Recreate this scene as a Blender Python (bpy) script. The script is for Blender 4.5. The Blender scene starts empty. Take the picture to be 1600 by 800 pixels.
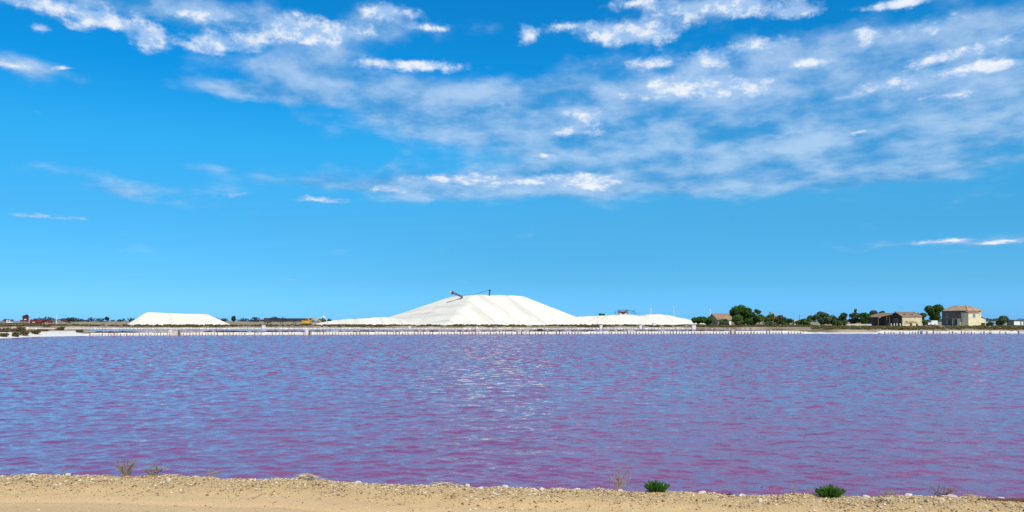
import bpy, math, random
import numpy as np
from mathutils import Vector, Matrix
R = math.radians
S = bpy.context.scene
COL = S.collection
random.seed(7); rng = np.random.default_rng(7)

# ------------------------------------------------------------------ camera, sky, sun, exposure
CAMZ, F, HOR = 2.2, 1200.0, 501.0           # eye height, focal length and horizon row in photo pixels
cam = bpy.data.cameras.new('camera'); camo = bpy.data.objects.new('camera', cam); COL.objects.link(camo)
camo.location = (0, 0, CAMZ); camo.rotation_euler = (R(90), 0, 0)
cam.sensor_width = 36; cam.lens = 36 * F / 1600; cam.shift_y = (HOR - 400) / 1600
cam.clip_end = 20000; cam.clip_start = 0.1
S.camera = camo
SUN_AZ, SUN_EL = R(155), R(46)              # azimuth clockwise from the view direction (+Y)
sd = Vector((math.sin(SUN_AZ) * math.cos(SUN_EL), math.cos(SUN_AZ) * math.cos(SUN_EL), math.sin(SUN_EL)))
sl = bpy.data.lights.new('sun', 'SUN'); sl.energy = 4.2; sl.angle = R(0.53); sl.color = (1, 0.925, 0.80)
so = bpy.data.objects.new('sun', sl); COL.objects.link(so); so.rotation_euler = sd.to_track_quat('Z', 'Y').to_euler()
S.view_settings.view_transform = 'Standard'; S.view_settings.look = 'None'
S.view_settings.exposure = 0; S.view_settings.gamma = 1
S.render.engine = 'CYCLES'
S.cycles.use_denoising = False
S.cycles.max_bounces = 6; S.cycles.diffuse_bounces = 3; S.cycles.glossy_bounces = 3
S.cycles.transparent_max_bounces = 6; S.cycles.caustics_reflective = False; S.cycles.caustics_refractive = False
try: S.cycles.sample_clamp_indirect = 4
except Exception: pass

class NT:                                    # small node-tree helper
    def __init__(s, tree): s.t = tree; s.n = tree.nodes; s.l = tree.links
    def new(s, kind, **kw):
        n = s.n.new(kind)
        for k, v in kw.items(): setattr(n, k, v)
        return n
    def put(s, sock, v):
        if v is None: return
        if isinstance(v, bpy.types.NodeSocket): s.l.new(v, sock)
        else: sock.default_value = v
    def m(s, op, a, b=None, c=None, clamp=False):
        n = s.new('ShaderNodeMath', operation=op, use_clamp=clamp)
        for i, v in enumerate((a, b, c)): s.put(n.inputs[i], v)
        return n.outputs[0]
    def v(s, op, a, b=None, out=0):
        n = s.new('ShaderNodeVectorMath', operation=op)
        for i, x in enumerate((a, b)): s.put(n.inputs[i], x)
        return n.outputs[out]
    def mix(s, f, a, b):
        n = s.new('ShaderNodeMix', data_type='RGBA')
        s.put(n.inputs[0], f); s.put(n.inputs[6], a); s.put(n.inputs[7], b)
        return n.outputs[2]
    def noise(s, vec, scale, detail=4, rough=.5, dist=0.0, out=0):
        n = s.new('ShaderNodeTexNoise')
        s.put(n.inputs['Vector'], vec); n.inputs['Scale'].default_value = scale
        n.inputs['Detail'].default_value = detail; n.inputs['Roughness'].default_value = rough
        n.inputs['Distortion'].default_value = dist
        return n.outputs[out]
    def step(s, x, lo, hi):
        n = s.new('ShaderNodeMapRange', interpolation_type='SMOOTHSTEP')
        s.put(n.inputs[0], x); n.inputs[1].default_value = lo; n.inputs[2].default_value = hi
        return n.outputs[0]

def C4(c): return (c[0], c[1], c[2], 1)

# puffy clouds and thin veils: (photo px, py, half width, half height, amount) -> fixed directions in the sky
PUFFS = [(90,10,150,17,.9),(280,20,80,12,.7),(345,18,60,16,.6),(65,44,18,8,.8),(125,43,30,7,1),(170,35,36,9,1.1),
 (235,62,32,18,1.2),(325,66,46,20,1.2),(388,64,30,17,1),(445,36,42,22,1.1),(530,50,50,19,1.1),(605,18,55,16,1),(670,42,45,7,.8),
 (640,101,100,11,1),(20,102,50,9,.9),(95,107,22,4,.7),(825,53,24,15,1),(890,42,44,12,.9),(955,55,44,20,1.3),(1022,48,48,22,1.1),
 (1020,97,42,13,.9),(1025,128,18,12,1),(1100,134,90,17,1.2),(1172,142,44,13,1.2),(1140,10,100,18,1.1),(1250,16,66,11,1),
 (1000,4,66,12,.8),(1410,4,56,10,1.4),(1100,98,48,13,1),(1265,98,50,11,1.3),(1190,72,90,15,.8),(1355,52,18,16,1),
 (1440,45,80,22,.7),(1470,90,80,13,.95),(1565,102,66,13,.95),(1400,130,60,15,.9),(1490,150,60,10,.7),(920,180,46,15,1),(890,206,66,11,.8),
 (850,245,20,8,1),(932,285,42,16,1.5),(850,281,90,12,1.1),(720,281,90,11,.95),(615,295,46,8,.85),(510,312,50,6,.95),
 (370,303,34,7,.7),(60,337,76,5,.75),(1480,378,66,5,.95),(1575,377,44,5,.8),(1050,150,40,10,.6),(480,60,60,14,.5),(1560,68,50,14,.8),(1500,112,66,10,.9),(1330,150,40,8,.6),(970,150,60,10,.6),(760,165,60,8,.5),(1230,208,60,7,.6),(1340,208,50,6,.6)]
VEILS = [(240,16,280,24,.9),(490,112,160,42,1),(400,142,120,13,1),(560,40,160,30,.6),(700,165,170,44,1),(850,185,260,52,1.1),
 (1050,205,270,70,1.2),(1280,205,330,80,1.2),(1500,150,280,80,1.3),(1480,60,220,50,1.15),(1150,95,220,36,.9),(650,292,330,24,1),
 (200,297,120,20,.55),(1000,275,270,32,.7),(1350,275,280,17,.6),(30,102,80,18,.8),(1500,380,220,12,.55),(1100,12,170,22,.7)]
SKY_STR = 0.105
def build_world():
    w = bpy.data.worlds.new('World'); S.world = w; w.use_nodes = True
    t = NT(w.node_tree); t.n.clear()
    sky = t.new('ShaderNodeTexSky', sky_type='NISHITA'); sky.sun_disc = False
    sky.sun_elevation = SUN_EL; sky.sun_rotation = SUN_AZ
    sky.altitude = 0; sky.air_density = 1.0; sky.dust_density = 0.25; sky.ozone_density = 3.0
    g = t.new('ShaderNodeTexCoord').outputs['Generated']
    d = t.v('NORMALIZE', g)
    sp = t.new('ShaderNodeSeparateXYZ'); t.put(sp.inputs[0], d)
    az = t.m('ARCTAN2', sp.outputs[0], sp.outputs[1])
    el = t.m('ARCSINE', sp.outputs[2])
    ele = t.m('LOGARITHM', t.m('ADD', t.m('MAXIMUM', el, 0.0), 0.1), math.e)
    def comb(x, y, z=0.0):
        c = t.new('ShaderNodeCombineXYZ')
        t.put(c.inputs[0], x); t.put(c.inputs[1], y); t.put(c.inputs[2], z); return c.outputs[0]
    pv = comb(az, ele)
    base = comb(az, el)
    wn = t.noise(pv, 26, 5, .6, out=1)
    warp = t.v('MULTIPLY', t.v('SUBTRACT', wn, (.5, .5, .5)), (.034, .014, 0))
    pos = t.v('ADD', base, warp)
    def total(lst, P):
        acc = 0.0
        for i_, (px, py, rx, ry, am) in enumerate(lst):
            if i_ % 10 == 9: P = t.v('ADD', P, t.m('MULTIPLY', acc, 1e-9))     # keeps the sums in sequence
            u = (px - 800) / F; v = (HOR - py) / F; h = math.sqrt(1 + u * u)
            kx, ky = F * h * h / rx / 1.9, F * h / ry / 1.9
            n = t.new('ShaderNodeVectorMath', operation='MULTIPLY_ADD'); t.put(n.inputs[0], P)
            n.inputs[1].default_value = (kx, ky, 0); n.inputs[2].default_value = (-math.atan(u) * kx, -math.atan(v / h) * ky, 0)
            g_ = t.new('ShaderNodeTexGradient', gradient_type='QUADRATIC_SPHERE'); t.put(g_.inputs[0], n.outputs[0])
            acc = t.m('MULTIPLY_ADD', g_.outputs['Fac'], am * 1.25, acc)
        return acc
    # the same broken cloud goes on all round the sky
    ca = t.m('ABSOLUTE', az)
    out = t.m('MAXIMUM', t.step(ca, .58, .80), t.step(el, .38, .50))
    gen = t.noise(pv, 2.2, 3, .5)
    genc = t.m('MULTIPLY', t.m('MULTIPLY', t.step(gen, .40, .60), out), t.step(el, .10, .25))
    # veils
    vs = t.noise(t.v('MULTIPLY', pv, (1, .72, 1)), 12, 6, .54)
    sumv = total(VEILS, pos)
    vcov = t.m('ADD', sumv, t.m('MULTIPLY', genc, .9))
    vd = t.step(t.m('ADD', vcov, t.m('MULTIPLY', t.m('SUBTRACT', vs, .5), 1.7)), .18, .95)
    vt = t.noise(t.v('ADD', t.v('MULTIPLY', pv, (1, .95, 1)), (3, 7, 0)), 10, 6, .58)
    vu = t.noise(t.v('ADD', t.v('MULTIPLY', pv, (1, .72, 1)), (.012, .034, 0)), 12, 4, .54)
    K = 1 / SKY_STR
    vcol = t.mix(t.step(t.m('ADD', vt, t.m('MULTIPLY', t.m('SUBTRACT', vs, vu), .95)), .20, .84), C4((.05*K, .31*K, .68*K)), C4((.53*K, .70*K, .92*K)))
    # puffs
    pq = t.v('MULTIPLY', pv, (1, .62, 1))
    pn = t.noise(pq, 30, 8, .66)
    pu = t.noise(t.v('ADD', pq, (.008, .020, 0)), 30, 5, .66)
    pcov = t.m('ADD', total(PUFFS, t.v('ADD', pos, t.m('MULTIPLY', sumv, 1e-9))), t.m('MULTIPLY', genc, .75))
    pdr = t.m('ADD', pcov, t.m('MULTIPLY', t.m('SUBTRACT', pn, .5), 1.8))
    pd = t.m('MULTIPLY', t.m('MULTIPLY', t.step(pdr, .24, .92), t.step(pcov, .06, .3)), t.step(el, .03, .07))
    light = t.step(t.m('ADD', t.m('SUBTRACT', pn, pu), t.m('MULTIPLY', t.m('SUBTRACT', pdr, .95), .22)), -.12, .24)
    pcol = t.mix(light, C4((.36*K, .57*K, .88*K)), C4((.92*K, .95*K, 1.0*K)))
    rp = t.new('ShaderNodeValToRGB'); t.put(rp.inputs[0], t.m('MULTIPLY', el, 2.0)); cr = rp.color_ramp
    RAMP = [(0, (.27, .80, 1.9)), (.04, (.25, .78, 1.75)), (.10, (.23, .72, 1.25)), (.25, (.19, .78, 1.15)), (.44, (.12, 1.0, 1.36)), (.60, (.035, .95, 1.46)), (.9, (.03, .93, 1.46))]
    cr.elements[0].position = RAMP[0][0]; cr.elements[1].position = RAMP[-1][0]
    for q_, c_ in RAMP[1:-1]: cr.elements.new(q_)
    for e_, (q_, c_) in zip(cr.elements, RAMP): e_.position = q_; e_.color = tuple(x / 2 for x in c_) + (1,)
    tc = t.v('MULTIPLY', t.v('SCALE', rp.outputs[0]), sky.outputs[0])
    tc.node.inputs[0].links[0].from_node.inputs['Scale'].default_value = 2.0
    hz = t.m('MULTIPLY', t.m('MINIMUM', total([(860,395,620,130,.9),(1300,300,420,90,.6)], base), 1.0), .62)
    tc = t.mix(hz, tc, C4((.085*K, .42*K, .77*K)))
    c = t.mix(t.m('MULTIPLY', t.m('MULTIPLY', vd, t.step(el, .02, .06)), .74), tc, vcol)
    c = t.mix(t.m('MULTIPLY', pd, .90), c, pcol)
    bg = t.new('ShaderNodeBackground'); t.put(bg.inputs[0], c); bg.inputs[1].default_value = SKY_STR
    ow = t.new('ShaderNodeOutputWorld'); t.put(ow.inputs[0], bg.outputs[0])
    w.cycles.sampling_method = 'MANUAL'; w.cycles.sample_map_resolution = 512
build_world()

# ------------------------------------------------------------------ helpers
def W(px, Y, z=0.0): return Vector(((px - 800) / F * Y, Y, z))       # a bearing in the photo, at its real distance
def ZA(py, Y): return CAMZ - (py - HOR) / F * Y                      # height seen at photo row py at distance Y
def tag(o, label=None, cat=None, group=None, kind=None):
    if label: o['label'] = label
    if cat: o['category'] = cat
    if group: o['group'] = group
    if kind: o['kind'] = kind
    return o
def empty(name, loc, rz=0.0):
    o = bpy.data.objects.new(name, None); COL.objects.link(o); o.location = loc; o.rotation_euler = (0, 0, rz)
    o.empty_display_size = .2; return o
def link(name, me, parent=None):
    o = bpy.data.objects.new(name, me); COL.objects.link(o)
    if parent: o.parent = parent
    return o
class MB:
    def __init__(s): s.v = []; s.f = []
    def add(s, vs, fs):
        b = len(s.v); s.v += [tuple(p) for p in vs]; s.f += [tuple(i + b for i in f) for f in fs]; return s
    def box(s, x0, x1, y0, y1, z0, z1, ch=0.0):
        if ch <= 0:
            return s.add([(x0,y0,z0),(x1,y0,z0),(x1,y1,z0),(x0,y1,z0),(x0,y0,z1),(x1,y0,z1),(x1,y1,z1),(x0,y1,z1)],
                         [(3,2,1,0),(4,5,6,7),(0,1,5,4),(1,2,6,5),(2,3,7,6),(3,0,4,7)])
        return s.prism([(x0+ch,y0),(x1-ch,y0),(x1,y0+ch),(x1,y1-ch),(x1-ch,y1),(x0+ch,y1),(x0,y1-ch),(x0,y0+ch)], z0, z1)
    def prism(s, pts, z0, z1):
        n = len(pts)
        return s.add([(x,y,z0) for x,y in pts] + [(x,y,z1) for x,y in pts],
                     [tuple(range(n-1,-1,-1)), tuple(range(n,2*n))] + [(i,(i+1)%n,n+(i+1)%n,n+i) for i in range(n)])
    def profile(s, pts, y0, y1):             # outline in x-z, extruded along y
        n = len(pts)
        return s.add([(x,y0,z) for x,z in pts] + [(x,y1,z) for x,z in pts],
                     [tuple(range(n)), tuple(range(2*n-1,n-1,-1))] + [(i,n+i,n+(i+1)%n,(i+1)%n) for i in range(n)])
    def tube(s, path, radii, n=6):
        path = [Vector(p) for p in path]
        if not isinstance(radii, (list, tuple)): radii = [radii] * len(path)
        vs = []
        for i, p in enumerate(path):
            t = (path[min(i+1, len(path)-1)] - path[max(i-1, 0)]).normalized()
            a = t.orthogonal().normalized() if i == 0 else (pa - t * pa.dot(t)).normalized()
            pa = a; b = t.cross(a)
            vs += [p + (a*math.cos(k*2*math.pi/n) + b*math.sin(k*2*math.pi/n)) * radii[i] for k in range(n)]
        fs = [(i*n+k, i*n+(k+1)%n, (i+1)*n+(k+1)%n, (i+1)*n+k) for i in range(len(path)-1) for k in range(n)]
        fs += [tuple(range(n-1,-1,-1)), tuple(range((len(path)-1)*n, len(path)*n))]
        return s.add(vs, fs)
    def bar(s, a, b, w): return s.tube([a, b], w * .7, 4)
    def cyl(s, c, axis, r, h, n=14):
        c = Vector(c); ax = Vector(axis).normalized() * h / 2
        return s.tube([c - ax, c + ax], r, n)
    def mesh(s, name, mat, smooth=False):
        me = bpy.data.meshes.new(name); me.from_pydata(s.v, [], s.f); me.materials.append(mat)
        if smooth: me.polygons.foreach_set('use_smooth', [True] * len(me.polygons))
        return me
    def build(s, name, mat, parent=None, smooth=False): return link(name, s.mesh(name, mat, smooth), parent)
def np_mesh(name, V, Q, mat, smooth=True, attrs=None):
    me = bpy.data.meshes.new(name); n = len(V); k = Q.shape[1]
    me.vertices.add(n); me.vertices.foreach_set('co', np.asarray(V, dtype=np.float32).ravel())
    me.loops.add(Q.size); me.loops.foreach_set('vertex_index', Q.astype(np.int32).ravel())
    me.polygons.add(len(Q)); me.polygons.foreach_set('loop_start', np.arange(0, Q.size, k, dtype=np.int32))
    me.polygons.foreach_set('use_smooth', np.full(len(Q), smooth))
    me.materials.append(mat)
    for an, vals in (attrs or {}).items():
        a = me.attributes.new(an, 'FLOAT', 'POINT'); a.data.foreach_set('value', np.asarray(vals, dtype=np.float32))
    me.update(calc_edges=True); me.validate(); return me
def grid_quads(nr, nc):
    i = np.arange(nr - 1)[:, None] * nc + np.arange(nc - 1)[None, :]
    return np.stack([i, i + 1, i + nc + 1, i + nc], -1).reshape(-1, 4)
def sstep(x, a, b):
    t = np.clip((x - a) / (b - a), 0, 1); return t * t * (3 - 2 * t)
def vnoise(x, y, seed=0):                    # value noise on arrays
    xi = np.floor(x).astype(np.int64); yi = np.floor(y).astype(np.int64); xf = x - xi; yf = y - yi
    def h(a, b):
        v = (a * 374761393 + b * 668265263 + seed * 1442695041) & 0x7fffffff
        v = ((v ^ (v >> 13)) * 1274126177) & 0x7fffffff
        return ((v ^ (v >> 16)) & 0xffff) / 65535.0
    u = xf*xf*(3-2*xf); w = yf*yf*(3-2*yf)
    return (h(xi,yi)*(1-u)+h(xi+1,yi)*u)*(1-w) + (h(xi,yi+1)*(1-u)+h(xi+1,yi+1)*u)*w
def fbm(x, y, seed=0, oct=4):
    a = .5; s = 0; t = 0
    for o in range(oct): s = s + a*vnoise(x*2**o, y*2**o, seed+o*17); t += a; a *= .5
    return s / t

# ------------------------------------------------------------------ materials
MATS = {}
def material(name):
    m = bpy.data.materials.new(name); m.use_nodes = True
    t = NT(m.node_tree); t.n.clear()
    b = t.new('ShaderNodeBsdfPrincipled'); o = t.new('ShaderNodeOutputMaterial'); t.put(o.inputs[0], b.outputs[0])
    MATS[name] = m; return m, t, b
def plain(name, col, rough=.7, scale=3.0, var=.25, metal=0.0, bump=.0, grime=None):
    """painted or bare surface with uneven colour, grain and a little dirt"""
    m, t, b = material(name)
    P = t.new('ShaderNodeNewGeometry').outputs['Position']
    n = t.noise(P, scale, 5, .6); n2 = t.noise(P, scale * .23, 3, .5)
    f = t.m('ADD', t.m('MULTIPLY', n, .6), t.m('MULTIPLY', n2, .4))
    dk = tuple(c * (1 - var) for c in col); lt = tuple(min(1, c * (1 + var * .6)) for c in col)
    c = t.mix(t.step(f, .32, .68), C4(dk), C4(lt))
    if grime: c = t.mix(t.step(t.noise(P, scale * .6, 6, .7), .55, .75), c, C4(grime))
    t.put(b.inputs['Base Color'], c); b.inputs['Roughness'].default_value = rough; b.inputs['Metallic'].default_value = metal
    if bump > 0:
        bn = t.new('ShaderNodeBump'); bn.inputs['Distance'].default_value = bump; bn.inputs['Strength'].default_value = .7
        t.put(bn.inputs['Height'], n); t.put(b.inputs['Normal'], bn.outputs[0])
    return m
def foliage(name, dark, light, trans=.25):
    m, t, b = material(name)
    P = t.new('ShaderNodeNewGeometry').outputs['Position']
    rnd = t.new('ShaderNodeAttribute', attribute_name='tone').outputs['Fac']
    c = t.mix(t.m('ADD', t.m('MULTIPLY', rnd, .7), t.m('MULTIPLY', t.noise(P, .6, 3), .3)), C4(dark), C4(light))
    t.put(b.inputs['Base Color'], c); b.inputs['Roughness'].default_value = .7
    b.inputs['Specular IOR Level'].default_value = .25
    tr = t.new('ShaderNodeBsdfTranslucent'); t.put(tr.inputs[0], c)
    mx = t.new('ShaderNodeMixShader'); mx.inputs[0].default_value = trans
    t.put(mx.inputs[1], b.outputs[0]); t.put(mx.inputs[2], tr.outputs[0])
    t.put([n for n in t.n if n.type == 'OUTPUT_MATERIAL'][0].inputs[0], mx.outputs[0]); return m

def mat_water():
    m, t, b = material('brine_water')
    P = t.new('ShaderNodeNewGeometry').outputs['Position']
    far = t.new('ShaderNodeAttribute', attribute_name='ripple').outputs['Fac']
    gust = t.step(t.noise(t.v('MULTIPLY', P, (.05, .10, 0)), 1, 4, .55), .3, .7)
    col = t.mix(t.noise(t.v('MULTIPLY', P, (.3, .6, 0)), 1, 4, .6), C4((.200, .047, .126)), C4((.24, .066, .170)))
    t.put(b.inputs['Base Color'], col); b.inputs['Roughness'].default_value = .06; b.inputs['IOR'].default_value = 1.345
    hs = t.m('ADD', t.noise(t.v('MULTIPLY', P, (.8, 1.25, 0)), 6.5, 3, .5), t.m('MULTIPLY', t.noise(t.v('MULTIPLY', P, (.8, 1.3, 0)), 17, 2, .5), .35))
    b1 = t.new('ShaderNodeBump'); b1.inputs['Distance'].default_value = .022; t.put(b1.inputs['Height'], hs)
    t.put(b1.inputs['Strength'], t.m('MULTIPLY_ADD', gust, .12, .45))
    hf = t.noise(t.v('MULTIPLY', P, (.75, 1.2, 0)), 3.2, 3, .6, out=1)
    nz = t.v('MULTIPLY', t.v('SUBTRACT', hf, (.5, .5, .5)), (1, 1, 0))
    kk = t.new('ShaderNodeVectorMath', operation='SCALE'); t.put(kk.inputs[0], nz); t.put(kk.inputs['Scale'], t.m('MULTIPLY', far, t.m('MULTIPLY_ADD', gust, .4, 2.9)))
    t.put(b.inputs['Normal'], t.v('NORMALIZE', t.v('ADD', b1.outputs[0], kk.outputs[0]))); return m
def mat_ground():
    m, t, b = material('salt_flat_ground')
    P = t.new('ShaderNodeNewGeometry').outputs['Position']
    salt = t.new('ShaderNodeAttribute', attribute_name='salt').outputs['Fac']
    n1 = t.noise(t.v('MULTIPLY', P, (.12, .05, 0)), 1, 6, .62); n2 = t.noise(P, 1.1, 5, .65)
    c = t.mix(t.step(n1, .40, .60), C4((.17, .115, .052)), C4((.46, .35, .22)))
    c = t.mix(t.step(n2, .50, .66), c, C4((.12, .095, .04)))
    c = t.mix(t.step(t.m('ADD', salt, t.m('MULTIPLY', t.m('SUBTRACT', n2, .5), .9)), .35, .75), c, C4((.74, .68, .60)))
    t.put(b.inputs['Base Color'], c); b.inputs['Roughness'].default_value = .9
    bn = t.new('ShaderNodeBump'); bn.inputs['Distance'].default_value = .15; t.put(bn.inputs['Height'], n2); t.put(b.inputs['Normal'], bn.outputs[0])
    return m
def mat_sand():
    m, t, b = material('dry_sand')
    P = t.new('ShaderNodeNewGeometry').outputs['Position']
    rim = t.new('ShaderNodeAttribute', attribute_name='rim').outputs['Fac']
    n1 = t.noise(t.v('MULTIPLY', P, (.5, 2.2, 1)), 1, 5, .6); n2 = t.noise(P, 45, 4, .7); n3 = t.noise(P, 160, 2, .6)
    c = t.mix(n1, C4((.63, .39, .165)), C4((.75, .505, .25)))
    c = t.mix(t.m('MULTIPLY', rim, .75), c, C4((.52, .345, .145)))
    c = t.mix(t.m('MULTIPLY', t.step(n2, .50, .68), t.m('MULTIPLY_ADD', rim, .6, .16)), c, C4((.27, .17, .065)))
    c = t.mix(t.m('MULTIPLY', t.step(n3, .56, .66), .5), c, C4((.74, .60, .39)))
    t.put(b.inputs['Base Color'], c); b.inputs['Roughness'].default_value = .95
    bn = t.new('ShaderNodeBump'); bn.inputs['Distance'].default_value = .012
    t.put(bn.inputs['Height'], t.m('ADD', n2, t.m('MULTIPLY', n3, .5))); t.put(b.inputs['Normal'], bn.outputs[0]); return m
def mat_salt(name, a, c2, grey):
    m, t, b = material(name)
    P = t.new('ShaderNodeNewGeometry').outputs['Position']
    st = t.new('ShaderNodeAttribute', attribute_name='streak').outputs['Fac']
    n = t.noise(P, .25, 6, .65); n2 = t.noise(P, 2.0, 4, .7)
    c = t.mix(t.step(n, .35, .65), C4(a), C4(c2))
    c = t.mix(t.m('MULTIPLY', t.step(t.m('ADD', st, t.m('MULTIPLY', n2, .25)), .58, .92), .5), c, C4(grey))
    t.put(b.inputs['Base Color'], c); b.inputs['Roughness'].default_value = .85
    bn = t.new('ShaderNodeBump'); bn.inputs['Distance'].default_value = .12; t.put(bn.inputs['Height'], n2); t.put(b.inputs['Normal'], bn.outputs[0])
    return m

M_WATER = mat_water(); M_GROUND = mat_ground(); M_SAND = mat_sand()
M_SALT = mat_salt('heaped_salt', (.80, .73, .60), (.755, .68, .54), (.45, .42, .37))
M_SALT2 = mat_salt('old_heaped_salt', (.80, .73, .60), (.74, .655, .50), (.48, .43, .36))
M_CRUST = plain('salt_crust', (.74, .70, .62), .85, 4, .22, bump=.03, grime=(.42, .33, .22))
M_POST = plain('weathered_post', (.20, .14, .085), .85, 9, .4, bump=.01, grime=(.55, .49, .42))
M_CONC = plain('pale_concrete', (.66, .61, .50), .85, 2.5, .18, bump=.01, grime=(.40, .34, .25))
M_WHITE = plain('white_paint', (.78, .77, .74), .55, 2, .08, grime=(.55, .51, .45))
M_DARK = plain('dark_steel', (.045, .042, .045), .55, 2, .4, grime=(.12, .07, .04))
M_RED = plain('rust_red_paint', (.19, .028, .026), .6, 1.2, .35, grime=(.09, .03, .025))
M_YEL = plain('yellow_machine_paint', (.62, .34, .03), .5, 1.5, .2, grime=(.30, .18, .05))
M_GLASS = plain('window_glass', (.03, .04, .05), .08, 3, .2)
M_RUB = plain('tyre_rubber', (.02, .02, .02), .8, 6, .3)
M_STUC = plain('cream_render', (.76, .66, .44), .88, 1.2, .14, bump=.01, grime=(.48, .37, .24))
M_STUC2 = plain('ochre_shed_render', (.66, .55, .34), .9, .9, .18, bump=.01, grime=(.42, .29, .16))
M_GREYW = plain('grey_render', (.26, .235, .21), .9, 1, .25, bump=.01)
M_TILE = plain('terracotta_tile', (.44, .27, .165), .85, 2.2, .35, bump=.02, grime=(.33, .20, .13))
M_TILE2 = plain('brown_roof_tile', (.25, .165, .105), .88, 2, .35, bump=.02, grime=(.15, .11, .08))
M_WOOD = plain('grey_brown_timber', (.17, .115, .075), .85, 6, .35)
M_SHUT = plain('pale_blue_shutter', (.42, .60, .68), .6, 4, .12)
M_BLUE = plain('blue_sheet', (.16, .42, .58), .5, 1.2, .25)
M_BARK = plain('bark', (.10, .07, .05), .9, 8, .4)
M_STONE = plain('white_stone', (.60, .54, .43), .9, 40, .25, bump=.004, grime=(.40, .30, .18))
M_PEB = plain('gravel', (.46, .345, .20), .9, 30, .5)
M_TWIG = plain('dry_twig', (.30, .225, .15), .85, 25, .35)
M_TWIGP = plain('bleached_twig', (.58, .47, .30), .85, 25, .3)
M_RUSTB = plain('rust_brown_board', (.15, .062, .028), .85, 20, .4, bump=.005)
F_PINE = foliage('pine_needles', (0.028, 0.078, 0.012), (0.095, 0.205, 0.026))
F_OLIVE = foliage('olive_foliage', (0.048, 0.088, 0.018), (0.15, 0.205, 0.048))
F_GREY = foliage('tamarisk_foliage', (0.048, 0.084, 0.036), (0.14, 0.195, 0.085))
F_DEEP = foliage('deep_green_foliage', (0.026, 0.066, 0.012), (0.085, 0.165, 0.03))
F_BROWN = foliage('russet_foliage', (0.075, 0.058, 0.027), (0.2, 0.15, 0.07))
F_SCRUB = foliage('scrub_foliage', (0.08, 0.052, 0.02), (0.19, 0.145, 0.042))
F_RSCRUB = foliage('meadow_foliage', (0.08, 0.07, 0.022), (0.22, 0.18, 0.06))
F_SAMP = foliage('samphire_green', (.024, .085, .009), (.085, .21, .02))
F_FAR = foliage('distant_wood', (.022, .040, .024), (.050, .075, .045))

# ------------------------------------------------------------------ ground, ponds, near track
SHP = [(-700, 78), (-200, 88), (0, 95), (65, 106), (140, 112), (300, 116.5), (700, 125), (1100, 130), (1600, 132.5), (2300, 134)]
def shore(a): return np.interp(a * F + 800, [p[0] for p in SHP], [p[1] for p in SHP])
def beach(px): return np.clip(1 - sstep(px, 118, 150) + sstep(px, 1252, 1275) * (1 - sstep(px, 1362, 1380)), 0, 1)
def pond0(px): return np.interp(px, [-500, 0, 50, 140, 150, 1300], [60, 58, 50, 38, 6.5, 6.5])     # back pond starts this far behind the shore
def pond1(px): return np.interp(px, [-500, 1085, 1180, 1250, 1275], [211, 211, 190, 150, 130])      # ... and ends at this distance
def ground_z(X, Y):
    a = X / Y; px = a * F + 800; d = Y - shore(a); be = beach(px)
    top = np.where((px > 135) & (px < 1270), .40, .50) + .12 * (fbm(X * .12, Y * .12, 3) - .5)
    z = -.8 + (top + .8) * ((1 - be) * sstep(d, .12, 1.1) + be * np.clip(.62 + d * .075, 0, 1) ** 1.0)
    z = np.where((be > .5) & (d > -1), np.minimum(z, .03 + np.where(px > 800, .11, .06) * np.maximum(d, -3) + .2 * sstep(d, 6, 14)), z)
    inp = sstep(d, pond0(px) - 2.2, pond0(px)) * (1 - sstep(Y, pond1(px) + .1, pond1(px) + 1.0))
    z = z * (1 - inp) + inp * -.5
    z = z + .10 * (fbm(X * .5, Y * .5, 9) - .5) * (1 - inp)
    return z, d, inp, be
aa = np.concatenate([np.linspace(-1.9, -.8, 40, endpoint=False), np.linspace(-.8, .8, 480, endpoint=False), np.linspace(.8, 1.9, 40)])
dd = np.concatenate([np.linspace(-4, 12, 70, endpoint=False), np.linspace(12, 120, 170, endpoint=False), np.geomspace(120, 9000, 90)])
Yg = shore(aa)[None, :] + dd[:, None]; Xg = aa[None, :] * Yg
Zg, Dg, Ig, Bg = ground_z(Xg, Yg)
Zg = Zg - np.where(Yg > 260, (1 - np.exp(-(Yg - 260) / 200)) * .15, 0)
saltg = np.clip(1 - Zg / .28, 0, 1) * .9 + Bg * (1 - sstep(Dg, 8, 30)) * .7 * (aa[None, :] < 0) + (1 - sstep(Dg, .5, 2.5)) * .5
saltg = saltg * np.where(aa > .36, .32, 1.)[None, :] + .30 * sstep(Yg, 211, 212.5) * (1 - sstep(Yg, 214, 219)) + .35 * (aa[None, :] > .23) * (1 - sstep(Dg, 2, 9))
saltg = saltg * np.where((Yg > 200) & (aa[None, :] < .25), .45, 1.)
me = np_mesh('ground', np.stack([Xg, Yg, Zg], -1).reshape(-1, 3), grid_quads(*Xg.shape), M_GROUND, True, {'salt': saltg.ravel()})
tag(link('ground', me), 'flat pale salt and scrub land beyond the pink water', kind='structure')
def GZ(p):
    z, *_ = ground_z(np.array([p.x]), np.array([max(p.y, 1.)])); return float(z[0] - (1 - math.exp(-max(p.y - 260, 0) / 200)) * .15)

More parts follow.
